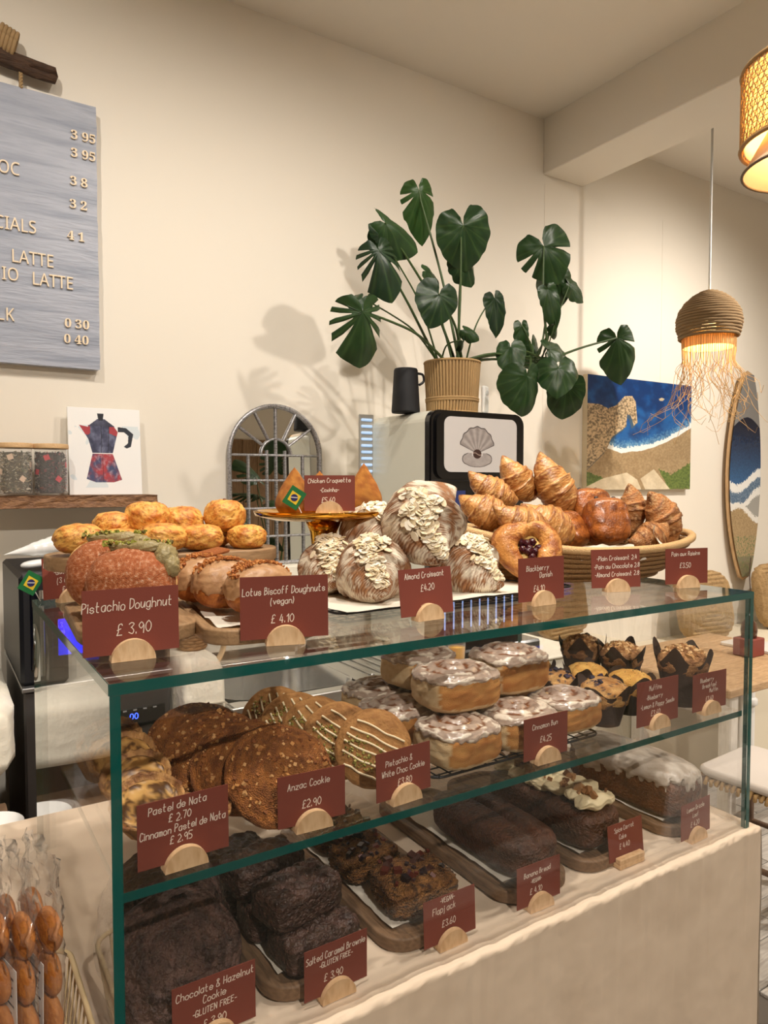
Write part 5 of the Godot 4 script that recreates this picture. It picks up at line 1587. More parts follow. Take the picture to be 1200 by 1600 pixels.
func build_top_of_case() -> void:
	var g := G.new()
	# -- cheese breads on an oval board with black feet
	var t := thing("oval_board", "oval wooden serving board on black feet carrying the cheese breads", "board", Vector3(0.333, TOP, -1.19), -2.0)
	slab(g, 0.372, 0.155, 0.022, 0.075, Vector3(0, 0.070, 0), 0.003); part("board", g, wood_mat("oak_x", rgb(120, 92, 62), rgb(170, 136, 98), Vector3(1.6, 9, 9)), t)
	for x in [-0.11, 0.10]:
		g = G.new(); g.lathe(PackedVector2Array([Vector2(0, 0.0003), Vector2(0.018, 0.0003), Vector2(0.018, 0.07), Vector2(0, 0.07)]), 20); part("foot", g, mat("black_foot", rgb(18, 18, 18), 0.4), t, Vector3(x, 0, 0))
	var bm := bake_mat("cheese_bread", 0.55, 0.10, 14.0, {"sss": 0.05})
	var k := 0
	for b in BREADS:
		var o := thing("cheese_bread", BREAD_LABELS[k], "bread roll", Vector3(b[0], b[1], b[2]), k * 67.0, "cheese breads on the oval board")
		g = G.new()
		var sd := k * 3.7
		g.lump(18, Vector3(b[3] / 2, b[4] / 2, b[3] / 2 * 0.95) * 1.1, 2.5, func(d: Vector3, p: Vector3):
			var n := n3(d + v3(sd), 1.6)
			var c := n3(d + v3(sd), 5.0)
			var col := mixc(lin(236, 182, 92), lin(196, 116, 44), 0.35 + 1.4 * n + 0.5 * c)
			if m3(d + v3(sd), 4.0) > 0.32: col = mixc(col, lin(150, 78, 28), 0.7)
			return [p * (1.0 + 0.09 * n + 0.03 * c), col])
		if k == 6: g.lump(5, v3(0.004), 2.0, func(d: Vector3, p: Vector3): return [p, lin(110, 60, 26)], Transform3D(Basis(), Vector3(0, b[4] / 2 + 0.001, 0)))
		part("crust", g, bm, o, Vector3.ZERO, true)
		k += 1
	# -- gold cake stand with chicken croquettes
	t = thing("gold_cake_stand", "shiny gold footed cake stand holding the chicken croquettes", "cake stand", Vector3(0.632, TOP, -1.205))
	g = G.new()
	g.lathe(PackedVector2Array([Vector2(0, 0.0003), Vector2(0.06, 0.0003), Vector2(0.061, 0.004), Vector2(0.05, 0.012), Vector2(0.03, 0.04), Vector2(0.022, 0.075), Vector2(0.026, 0.11), Vector2(0.035, 0.132), Vector2(0, 0.134)]), 40)
	part("stem", g, mat("gold", rgb(232, 172, 66), 0.12, {"metal": 1.0}), t)
	g = G.new()
	g.lathe(PackedVector2Array([Vector2(0, 0.134), Vector2(0.10, 0.134), Vector2(0.128, 0.142), Vector2(0.131, 0.150), Vector2(0.128, 0.151), Vector2(0.122, 0.146), Vector2(0.10, 0.141), Vector2(0, 0.140)]), 56)
	part("plate", g, mat("gold", Color.WHITE), t)
	k = 0
	for c in [[0.553, -1.165, 0.090], [0.655, -1.265, 0.086], [0.706, -1.18, 0.100]]:
		var o := thing("chicken_croquette", CROQUETTE_LABELS[k], "croquette", Vector3(c[0], TOP + 0.1405, c[1]), k * 80.0, "chicken croquettes on the gold stand")
		g = G.new()
		var prof := PackedVector2Array()
		for i in 25:
			var q := i / 24.0
			var r := 0.036 * pow(sin(PI * pow(q, 0.62)), 0.62) * (1.0 - 0.55 * q * q)
			if q > 0.93: r *= 0.75
			prof.append(Vector2(maxf(r, 0.0), q * c[2]))
		var from := 0
		g.lathe(prof, 32)
		for i in g.v.size():
			var n := n3(g.v[i] + v3(k), 60.0)
			g.c[i] = mixc(lin(206, 138, 56), lin(166, 94, 30), 0.5 + 1.2 * n)
			g.v[i] += Vector3(g.v[i].x, 0, g.v[i].z) * 0.06 * n3(g.v[i] + v3(k), 24.0)
		part("crumb_coat", g, crumb_mat("croquette", 0.8, 0.25, 40.0), o, Vector3.ZERO, true)
		k += 1
	price_card(Vector3(0.590, TOP + 0.1465, -1.102), -30.0, 4.0, 0.088, "Chicken Croquette standing on the gold cake stand", [["Chicken Croquette", 0.5, 0.80, 0.12], ["-Coxinha-", 0.5, 0.54, 0.11], ["£5.60", 0.48, 0.24, 0.14]])
	flag(Vector3(0.532, 1.594, -1.122), -30.0, "small Brazilian flag stuck before the chicken croquettes")
	# -- pistachio doughnuts
	wooden_tray("doughnut_board", "chunky rounded oak board under the pistachio doughnuts", Vector3(0.236, TOP + 0.0003, -1.05), 0.150, 0.27, -4.0, 0, 0.0)
	var dm := mat("sugared_crust", Color.WHITE, 0.8, {"tex": noise_tex("sugar", 0.016, 0, 1024, [rgb(124, 58, 26), rgb(150, 76, 34), rgb(168, 92, 48), rgb(196, 140, 104), rgb(240, 226, 214)], 6), "bump": noise_tex("sugar_bump", 0.12, 0), "depth": 0.12, "tri": v3(9)})
	var cream := mat("pistachio_cream", rgb(160, 144, 100), 0.45, {"bump": noise_tex("crust", 0.03), "depth": 0.1, "tri": v3(10)})
	k = 0
	for q in [[Vector3(0.222, 1.486, -0.955), -26.0, -10.0, 1.0], [Vector3(0.208, 1.495, -1.025), -20.0, -10.0, 0.98]]:
		var o := thing("pistachio_doughnut", ["large sugared doughnut split and oozing pistachio cream, at the front of its board", "sugared pistachio doughnut standing behind the front doughnut"][k], "doughnut")
		o.transform = turned(q[0], q[1], q[2], 0, q[3])
		g = G.new()
		g.lump(26, Vector3(0.057, 0.049, 0.046), 2.3, func(d: Vector3, p: Vector3):
			var n := n3(d + v3(k * 4.0), 1.8)
			var groove := exp(-pow(d.z / 0.10, 2.0)) * smoothstep(-0.2, 0.5, d.y + 0.3 * d.x)
			var col := mixc(lin(176, 98, 50), lin(136, 68, 34), 0.5 + n)
			col = mixc(col, lin(238, 196, 120), groove * 1.2)
			return [p * (1.0 + 0.035 * n - 0.10 * groove), col])
		part("sugared_crust", g, dm, o)
		g = G.new(); g.lump(20, Vector3(0.0565, 0.0495, 0.011), 2.6, func(d: Vector3, p: Vector3): return [p * (0.995 + 0.03 * n3(d + v3(k), 3.0)), mixc(lin(240, 204, 140), lin(214, 164, 92), 0.5 + n3(d, 5.0))])
		part("pale_seam", g, bake_mat("pale_seam", 0.7), o, Vector3.ZERO, true)
		g = G.new()
		for b in [[0.020, 0.049, 0.006, 0.026, 0.009, 0.016], [0.043, 0.036, 0.012, 0.015, 0.016, 0.016], [0.052, 0.024, 0.018, 0.010, 0.014, 0.011], [-0.008, 0.050, 0.0, 0.022, 0.007, 0.014]]:
			g.lump(9, Vector3(b[3], b[4], b[5]), 2.2, func(d: Vector3, p: Vector3): return [p * (1.0 + 0.22 * n3(d + v3(b[0] * 90.0), 2.0)), Color.WHITE], Transform3D(Basis(), Vector3(b[0], b[1], b[2])))
		part("pistachio_cream", g, cream, o)
		g = G.new()
		crumbs(g, 110, func(_i): return Vector3(-0.035 + 0.085 * rng.randf(), 0.051 + 0.008 * rng.randf(), 0.012 * (rng.randf() - 0.4)) + Vector3(0, 0, 0.006), 0.0032, [lin(150, 150, 60), lin(120, 126, 48), lin(176, 168, 90), lin(110, 96, 50)])
		var nu := part("pistachio_crumbs", g, mat("nut_crumbs", Color.WHITE, 0.8, {"vc": true}), o, Vector3.ZERO, true)
		nu.set_meta("kind", "stuff")
		k += 1
	# -- biscuit-topped doughnuts
	t = wooden_tray("doughnut_tray", "long oak board with parchment under the tan iced doughnuts", Vector3(0.382, TOP + 0.0003, -0.985), 0.155, 0.30, -8.0, 0, 0.006)
	g = parchment(0.118, 0.25, 0.004, 3.0)
	part("parchment", g, mat("parchment", rgb(236, 228, 212), 0.85, {"back": rgb(120, 110, 90)}), t, Vector3(0, 0.0165, 0))
	k = 0
	for q in [[Vector3(0.347, 1.472, -1.055), 12.0], [Vector3(0.358, 1.472, -0.985), -5.0], [Vector3(0.380, 1.472, -0.915), 8.0]]:
		var o := thing("iced_doughnut", ["tan iced doughnut with biscuit crumbs, at the back of the row", "tan iced doughnut with biscuit crumbs, middle of the row", "tan iced doughnut with biscuit crumbs, beside its price card"][k], "doughnut", q[0], q[1], "tan iced doughnuts on the oak board")
		g = G.new()
		g.lump(16, Vector3(0.046, 0.031, 0.034), 2.5, func(d: Vector3, p: Vector3): return [p * (1.0 + 0.03 * n3(d, 2.0)), mixc(lin(190, 116, 52), lin(150, 82, 34), 0.5 + n3(d, 4.0))])
		part("dough", g, bake_mat("dough", 0.6), o, Vector3.ZERO, true)
		g = G.new()
		g.lump(22, Vector3(0.048, 0.035, 0.0365), 2.4, func(d: Vector3, p: Vector3):
			var edge := -0.25 + 0.3 * n3(d * Vector3(1, 0, 1) + v3(k * 5.0), 2.4)
			var f := smoothstep(edge - 0.12, edge + 0.05, d.y)
			return [p * lerpf(0.86, 1.0 + 0.05 * n3(d + v3(k), 2.6), f), mixc(lin(196, 154, 112), lin(170, 126, 86), 0.5 + n3(d, 3.0))], Transform3D(Basis(), Vector3(0, 0.003, 0)))
		part("icing", g, bake_mat("tan_icing", 0.42, 0.05, 8.0), o, Vector3.ZERO, true)
		g = G.new()
		crumbs(g, 240, func(_i):
			var x := (rng.randf() - 0.5) * 0.088
			var z := (rng.randf() + rng.randf() - 1.0) * 0.018
			return Vector3(x, 0.0385 * sqrt(maxf(0.0, 1.0 - pow(absf(x) / 0.049, 2.4))) + 0.002, z), 0.0032, [lin(176, 108, 48), lin(150, 86, 34), lin(196, 132, 70)])
		var cr := part("biscuit_crumbs", g, mat("nut_crumbs", Color.WHITE), o, Vector3.ZERO, true)
		cr.set_meta("kind", "stuff")
		if k == 0:
			g = G.new(); g.box(Vector3(0.02, 0.041, -0.005), Vector3(0.055, 0.006, 0.026), 0.002, Basis.from_euler(Vector3(0.1, 0.3, 0.1))); part("biscuit", g, bake_mat("biscuit", 0.8), o)
			g.c.fill(lin(150, 84, 36)); o.get_child(o.get_child_count() - 1).mesh = g.mesh(true)
		k += 1
	# -- almond croissants and danish on a rack
	wire_rack("black wire rack under the almond croissants and danishes", Vector3(0.77, TOP + 0.0003, -1.075), 0.52, 0.27, 2.0)
	var sheet := thing("parchment_sheet", "white parchment sheet on the wire rack under the almond croissants", "parchment", Vector3(0.735, TOP + 0.0092, -1.06), 2.0)
	part("paper", parchment(0.44, 0.27, 0.002, 8.0), mat("parchment", Color.WHITE), sheet)
	var am := bake_mat("almond_croissant", 0.8, 0.10, 14.0)
	k = 0
	for q in [["A", Vector3(0.603, 1.470, -1.115), Vector3(-0.7, -0.25, 0.6), 0.9, "almond croissant lying at the end of the pile by the gold stand"], ["B", Vector3(0.700, 1.520, -1.13), Vector3(-0.15, -0.3, 0.85), 1.0, "almond croissant at the back of the pile below the gold plate"], ["D", Vector3(0.628, 1.473, -1.015), Vector3(-0.75, -0.38, 0.65), 0.97, "almond croissant heaped with flakes at the front beside its price card"], ["E", Vector3(0.828, 1.466, -1.02), Vector3(-0.2, -0.32, 0.8), 0.95, "almond croissant beside the danish, half under the topmost croissant"], ["C", Vector3(0.722, 1.552, -1.005), Vector3(-0.45, -0.62, 0.45), 1.10, "big almond croissant on top of the pile, tip hanging down"]]:
		var o := thing("almond_croissant", q[4], "croissant", Vector3.ZERO, 0.0, "almond croissants on the wire rack")
		o.transform = xf_axes(q[1], q[2], Vector3.UP)
		o.transform.basis = o.transform.basis.scaled_local(v3(q[3]))
		part("pastry", crescent(0.085, 62.0, 0.065, 3.0, 58.0, 1, 300, 36, k * 1.7), am, o, Vector3.ZERO, true)
		var fl := part("almond_flakes", flakes(190, 0.085, 62.0, 0.065, 0.45, 0.97, 0.55), mat("almond", Color.WHITE, 0.7, {"vc": true}), o, Vector3.ZERO, true)
		fl.set_meta("kind", "stuff")
		k += 1
	k = 0
	for q in [[Vector3(0.968, 1.492, -1.005), Vector3(-0.35, 0.5, 0.75), 1.10], [Vector3(0.925, 1.487, -1.125), Vector3(-0.3, 0.7, 0.6), 0.95]]:
		var o := thing("blackberry_danish", ["glazed danish ring with dark blackberry filling, leaning behind its card", "glazed danish ring half hidden behind the front danish"][k], "danish")
		o.transform = xf_normal(q[0], q[1], 0.4, q[2])
		g = G.new()
		g.grid(60, 20, func(s, r):
			var a: float = s * TAU; var b: float = r * TAU
			var fold := 1.0 + 0.10 * cos(a * 2.0 + 0.6) + 0.09 * cos(a * 3.0 + 1.0) + 0.05 * n3(Vector3(cos(a), sin(a), k), 2.0)
			var rr := 0.020 * (1.0 + 0.18 * sin(a * 2.0)) * (1.0 + 0.05 * sin(b * 5.0 + a * 2.0) + 0.06 * n3(Vector3(cos(a), sin(a), b), 1.4))
			return Vector3((0.040 * fold + rr * cos(b)) * cos(a) * 0.95, rr * 0.95 * sin(b), (0.044 * fold + rr * cos(b)) * sin(a))
		, true, true, func(s, r, p):
			return mixc(lin(222, 156, 82), lin(150, 82, 34), 0.45 + 1.4 * n3(p, 34.0) + 0.8 * n3(p, 100.0) + 0.25 * sin(r * TAU * 5.0 + s * TAU * 2.0)))
		part("pastry_ring", g, bake_mat("danish", 0.45, 0.2, 12.0, {"coat": 0.15}), o, Vector3.ZERO, true)
		g = G.new(); g.lump(12, Vector3(0.030, 0.008, 0.034), 2.2, func(d: Vector3, p: Vector3): return [p * (1.0 + 0.15 * n3(d, 3.0)), lin(236, 200, 120)], Transform3D(Basis(), Vector3(0, -0.006, 0)))
		part("custard", g, bake_mat("custard", 0.4), o, Vector3.ZERO, true)
		g = G.new()
		for i in 9: g.lump(5, v3(0.0075), 2.0, func(d: Vector3, p: Vector3): return [p * (1.0 + 0.2 * n3(d * 2.0 + v3(i), 2.0)), lin(60, 14, 22)], Transform3D(Basis(), Vector3(0.014 * cos(i * 2.4) * sqrt(i / 9.0) * 1.3, 0.004, 0.016 * sin(i * 2.4) * sqrt(i / 9.0) * 1.3)))
		part("blackberries", g, mat("berry", Color.WHITE, 0.2, {"vc": true}), o, Vector3.ZERO, true)
		k += 1

# ------------------------------------------------------------------ basket of croissants
func build_basket_of_croissants() -> void:
	var at := Vector3(1.175, TOP + 0.0003, -1.095)
	var turn := 17.0
	var t := thing("bread_basket", "oval coiled straw basket full of croissants on the case top", "basket", at, -turn)
	var m := mat("straw_coil", Color.WHITE, 0.8, {"tex": noise_tex("straw", 0.03, 0, 512, [rgb(124, 90, 52), rgb(162, 124, 78), rgb(142, 106, 64)], 4), "bump": noise_tex("rope_bump", 0.06), "depth": 0.25, "tri": Vector3(10, 10, 10)})
	var rim_m := mat("straw_rim", Color.WHITE, 0.7, {"tex": noise_tex("straw_r", 0.03, 0, 512, [rgb(196, 154, 100), rgb(226, 188, 134), rgb(206, 166, 112)], 4), "bump": noise_tex("rope_bump", 0.06), "depth": 0.2, "tri": v3(12)})
	var wall := func(a: float, q: float) -> Vector3:
		var rise := 0.060 + 0.050 * pow(maxf(-cos(a), 0.0), 2.0) + 0.022 * pow(maxf(cos(a), 0.0), 3.0) + 0.02 * maxf(-sin(a), 0.0)
		return Vector3(cos(a) * lerpf(0.205, 0.292, pow(q, 0.8)), 0.007 + rise * q, sin(a) * lerpf(0.098, 0.148, pow(q, 0.8)))
	for k in 7:
		var g := G.new()
		var p := PackedVector3Array()
		for i in 97: p.append(wall.call(TAU * i / 96.0, k / 6.0))
		g.tube(p, 0.0072 if k < 6 else 0.0088, 7, 1.0, Color.WHITE, false)
		part("coil", g, m if k < 6 else rim_m, t)
	var g := G.new()
	g.lathe(PackedVector2Array([Vector2(0, 0.002), Vector2(0.203, 0.002), Vector2(0.203, 0.008), Vector2(0, 0.008)]), 60, Vector3.ZERO, 1.0, 0.096 / 0.203)
	part("base", g, m, t)
	# parchment showing along the front and at the end
	var papers := [[Vector3(0.02, 0.052, 0.112), 0.15, 0.05, 35.0, 0.0, 2.0], [Vector3(0.19, 0.066, 0.06), 0.12, 0.09, 55.0, 52.0, 5.0]]
	for q in papers:
		var o := part("parchment", parchment(q[1], q[2], 0.012, q[5]), mat("parchment", Color.WHITE), t)
		o.transform = turned(q[0], q[4], q[3])
	var cm := bake_mat("plain_croissant", 0.38, 0.12, 12.0, {"coat": 0.35, "coat_rough": 0.3})
	var k := 0
	var shapes := [crescent(0.11, 40.0, 0.038, 7.0, 26.0, 0, 150, 40, 0.3).mesh(true), crescent(0.12, 36.0, 0.042, 6.0, 24.0, 0, 150, 40, 2.1).mesh(true)]
	for q in [
		[Vector3(1.036, 1.598, -1.185), Vector3(1, -0.55, 0.3), 0.95, "plain croissant at the back of the basket next to the coffee machine"],
		[Vector3(1.128, 1.622, -1.205), Vector3(0.75, -0.75, 0.1), 0.95, "dark plain croissant standing at the back of the basket"],
		[Vector3(1.190, 1.606, -1.15), Vector3(0.55, -0.9, 0.25), 1.22, "large pale croissant standing tallest in the basket"],
		[Vector3(0.958, 1.560, -1.115), Vector3(0.85, -0.35, 0.5), 0.9, "plain croissant at the raised end of the basket"],
		[Vector3(0.995, 1.537, -1.045), Vector3(1, -0.28, 0.15), 1.0, "plain croissant lying at the front of the basket above the danish"],
		[Vector3(1.085, 1.530, -1.065), Vector3(1, -0.45, 0.2), 1.05, "plain croissant lying across the front middle of the basket"],
	]:
		var o := thing("plain_croissant", q[3], "croissant", Vector3.ZERO, 0.0, "plain croissants in the straw basket")
		o.transform = xf_axes(q[0], q[1], Vector3(0.1, 0.6, 0.8))
		o.transform.basis = o.transform.basis.scaled_local(v3(q[2]))
		part("pastry", shapes[k % 2], cm, o)
		k += 1
	k = 0
	for q in [[Vector3(1.222, 1.537, -1.035), Vector3(0.046, 0.050, 0.036), -24.0, -20.0, "pain au chocolat standing at the front of the basket"], [Vector3(1.262, 1.560, -1.115), Vector3(0.050, 0.046, 0.034), -14.0, -24.0, "pain au chocolat leaning behind the front one"], [Vector3(1.158, 1.518, -1.075), Vector3(0.042, 0.042, 0.030), 20.0, -40.0, "pain au chocolat wedged between the croissants and the front pastry"]]:
		var o := thing("pain_au_chocolat", q[4], "pastry", Vector3.ZERO, 0.0, "pains au chocolat in the straw basket")
		o.transform = turned(q[0], q[2], q[3], 0)
		g = G.new()
		var h: Vector3 = q[1]
		g.lump(22, h, 3.4, func(d: Vector3, p: Vector3):
			var n := n3(d + v3(k * 3.0), 2.0)
			var lay := sin(d.y * 9.0 + d.z * 3.0 + 2.0 * n)
			return [p * (1.0 + 0.03 * n + 0.014 * lay), mixc(lin(190, 112, 50), lin(112, 56, 24), 0.5 + 0.8 * n + 0.25 * lay + 0.4 * n3(d + v3(k), 6.0))])
		part("pastry", g, bake_mat("choc_pastry", 0.3, 0.1, 12.0, {"coat": 0.5, "coat_rough": 0.25}), o, Vector3.ZERO, true)
		g = G.new()
		for x in [-0.4, 0.45]: g.lump(5, Vector3(0.005, 0.005, 0.004), 2.4, null, Transform3D(Basis(), Vector3(h.x * x, h.y * 0.98, h.z * 0.2)))
		part("chocolate_stick", g, mat("dark_chocolate", rgb(40, 24, 20), 0.35), o)
		k += 1
	var rm := bake_mat("raisin_pastry", 0.55, 0.2, 14.0)
	var rs := crescent(0.14, 30.0, 0.042, 5.0, 12.0, 2, 90, 36, 4.0).mesh(true)
	k = 0
	for q in [[Vector3(1.372, 1.560, -1.085), Vector3(0.1, 1, -0.15), 0.82, "flaky raisin pastry standing at the back end of the basket"], [Vector3(1.395, 1.540, -1.02), Vector3(-0.35, 1, -0.25), 1.0, "tall flaky raisin pastry leaning in the basket end"], [Vector3(1.318, 1.500, -0.995), Vector3(1, 0.35, 0.2), 0.8, "flaky raisin pastry lying at the basket rim over the parchment"]]:
		var o := thing("raisin_pastry", q[3], "pastry", Vector3.ZERO, 0.0, "raisin pastries in the straw basket")
		o.transform = xf_axes(q[0], q[1], Vector3(0.2, 0.3, 0.9))
		o.transform.basis = o.transform.basis.scaled_local(v3(q[2]))
		part("pastry", rs, rm, o)
		k += 1

# ------------------------------------------------------------------ middle shelf
func disc_cookie(r: float, th: float, dome: float, cols: Array, rough_amp: float, sd: float, n := 20) -> G:
	var g := G.new()
	g.lump(n, Vector3(r, th, r), 2.0, func(d: Vector3, p: Vector3):
		var rr := Vector2(d.x, d.z).length()
		var ang := atan2(d.z, d.x)
		var q := Vector3(d.x, 0, d.z)
		if rr > 0.001: q = q / rr * pow(rr, 0.72) 
		var y: float = signf(d.y) * pow(absf(d.y), 0.55) * th
		if d.y > 0.0: y += dome * (1.0 - rr * rr)
		var n1 := n3(Vector3(d.x, d.y, d.z) + v3(sd), 2.4)
		var n2 := n3(Vector3(d.x, d.y, d.z) + v3(sd), 7.0)
		var edge := 1.0 + 0.04 * n3(Vector3(cos(ang), sin(ang), sd), 1.6)
		return [Vector3(q.x * r * edge, y + rough_amp * (n1 + n2 * 0.7), q.z * r * edge), mixc(cols[0], cols[1], 0.5 + 0.9 * n1 + 0.7 * n2)])
	return g

func xf_normal(at: Vector3, n: Vector3, spin := 0.0, sc := 1.0) -> Transform3D:   # local y along n
	var y := n.normalized()
	var x := Vector3.UP.cross(y).normalized()
	var b := Basis(x, y, x.cross(y).normalized()) * Basis(Vector3.UP, spin)
	return Transform3D(b.scaled_local(v3(sc)), at)

func nata(at: Vector3, n: Vector3, k: int, label: String, sc := 1.0) -> void:
	var t := thing("custard_tart", label, "tart", Vector3.ZERO, 0.0, "custard tarts on the glass shelf")
	t.transform = xf_normal(at, n, k * 1.3, sc)
	var g := G.new()
	var prof := [Vector2(0.0, -0.020), Vector2(0.026, -0.020), Vector2(0.029, -0.017), Vector2(0.038, 0.004), Vector2(0.043, 0.015), Vector2(0.043, 0.019), Vector2(0.039, 0.018), Vector2(0.036, 0.010), Vector2(0.0, 0.008)]
	g.grid(64, prof.size() - 1, func(s: float, q: float):
		var a: float = s * TAU
		var p: Vector2 = prof[int(round(q * (prof.size() - 1)))]
		var w := 1.0 + 0.05 * n3(Vector3(cos(a), sin(a), k), 2.0) + 0.02 * sin(a * 20.0 + p.y * 300.0)
		return Vector3(cos(a) * p.x * w, p.y + (0.004 * n3(Vector3(cos(a), sin(a), k + 4), 2.5) if p.y > 0.012 else 0.0), sin(a) * p.x * w)
	, true, true, func(s: float, q: float, p: Vector3):
		return mixc(lin(206, 156, 96), lin(120, 72, 40), 0.45 + 1.3 * n3(p + v3(k), 60.0) + (0.45 if p.y > 0.014 else 0.0) * n3(p, 30.0)))
	part("pastry_shell", g, bake_mat("nata_shell", 0.6, 0.15, 20.0), t, Vector3.ZERO, true)
	g = G.new()
	g.lump(14, Vector3(0.0365, 0.006, 0.0365), 2.2, func(d: Vector3, p: Vector3):
		var n1 := n3(d + v3(k * 2.0), 1.8)
		var c := mixc(lin(212, 168, 100), lin(164, 110, 56), 0.4 + n1)
		var th := -0.12 if k == 0 or k == 3 else 0.08
		c = mixc(c, lin(64, 36, 25), 0.85 * smoothstep(th, th + 0.22, n1 + 0.5 * n3(d + v3(k), 4.0)))
		return [p + Vector3(0, 0.004 * n1, 0), c], Transform3D(Basis(), Vector3(0, 0.011, 0)))
	part("custard", g, mat("nata_custard", Color.WHITE, 0.4, {"vc": true}), t, Vector3.ZERO, true)

func bun(at: Vector3, size: Vector3, turn: float, k: int, label: String, pitch := 0.0, filling := false) -> void:
	var t := thing("cinnamon_bun", label, "bun", Vector3.ZERO, 0.0, "cinnamon buns piled on the wire rack")
	t.transform = turned(at, turn, pitch)
	var g := G.new()
	var h := size / 2
	g.lump(22, h, 3.8, func(d: Vector3, p: Vector3):
		var n1 := n3(d + v3(k * 3.0), 2.0)
		var n2 := n3(p + v3(k), 120.0)
		var c := mixc(lin(240, 216, 172), lin(222, 188, 138), 0.5 + 0.6 * n1 + 0.5 * n2)
		if d.z > 0.75 + 0.08 * n1 and d.y > -0.62 + 0.15 * n1: c = mixc(lin(212, 156, 88), lin(184, 118, 56), 0.5 + n1)
		if d.x > 0.8 and n1 > 0.12 and d.y < 0.5 and not filling: c = mixc(c, lin(120, 70, 40), 0.6)
		return [p * (1.0 + 0.03 * n1) + v3(0.0006) * n2, c])
	part("crumb", g, crumb_mat("bun_crumb", 0.85, 0.12, 40.0), t, Vector3.ZERO, true)
	g = G.new()
	g.lump(34, Vector3(h.x * 1.03, h.y * 0.58, h.z * 1.03), 3.2, func(d: Vector3, p: Vector3):
		var r := Vector2(p.x, p.z).length()
		var a := atan2(p.z, p.x)
		var sp := sin((r / 0.021 - a / TAU) * TAU)
		var n1 := n3(d + v3(k * 5.0), 2.2)
		var n2 := n3(d + v3(k * 2.0), 5.0)
		var c := mixc(lin(186, 166, 150), lin(150, 128, 114), 0.5 + 0.9 * n1 + 0.3 * n2)
		if sp < -0.55 + 0.8 * n1 and r < h.x * 0.85: c = mixc(lin(134, 84, 52), lin(100, 58, 36), 0.5 + n2)
		if n1 > 0.10 and (r > h.x * 0.62): c = mixc(c, lin(236, 224, 206), (n1 - 0.10) * 9.0)
		var hang := smoothstep(-0.1, 0.25, d.y + 0.5 * n3(Vector3(d.x, 0, d.z) + v3(k), 3.4))
		var q := p * lerpf(0.93, 1.0, hang)
		if d.y < 0.0 and hang < 0.5: q.y = maxf(q.y, -h.y * 0.1)
		return [q + Vector3(0, (0.0036 * sp * (1.0 - r / (h.x * 1.5)) + 0.003 * n1) if d.y > 0.2 else 0.0, 0), c], Transform3D(Basis(), Vector3(0, h.y * 0.53, 0)))
	part("icing", g, mat("bun_icing", Color.WHITE, 0.28, {"vc": true, "coat": 0.3, "bump": noise_tex("crust", 0.03), "depth": 0.05, "tri": v3(9)}), t, Vector3.ZERO, true)
	if filling:
		g = G.new(); g.lump(12, Vector3(0.004, h.y * 0.40, h.z * 0.42), 2.2, func(d: Vector3, p: Vector3): return [p * (1.0 + 0.12 * n3(d, 2.5)), mixc(lin(150, 92, 44), lin(104, 60, 28), 0.5 + n3(d, 4.0))], Transform3D(Basis(), Vector3(h.x * 0.985, -h.y * 0.12, 0)))
		part("cinnamon_filling", g, crumb_mat("filling", 0.7, 0.2, 30.0), t, Vector3.ZERO, true)

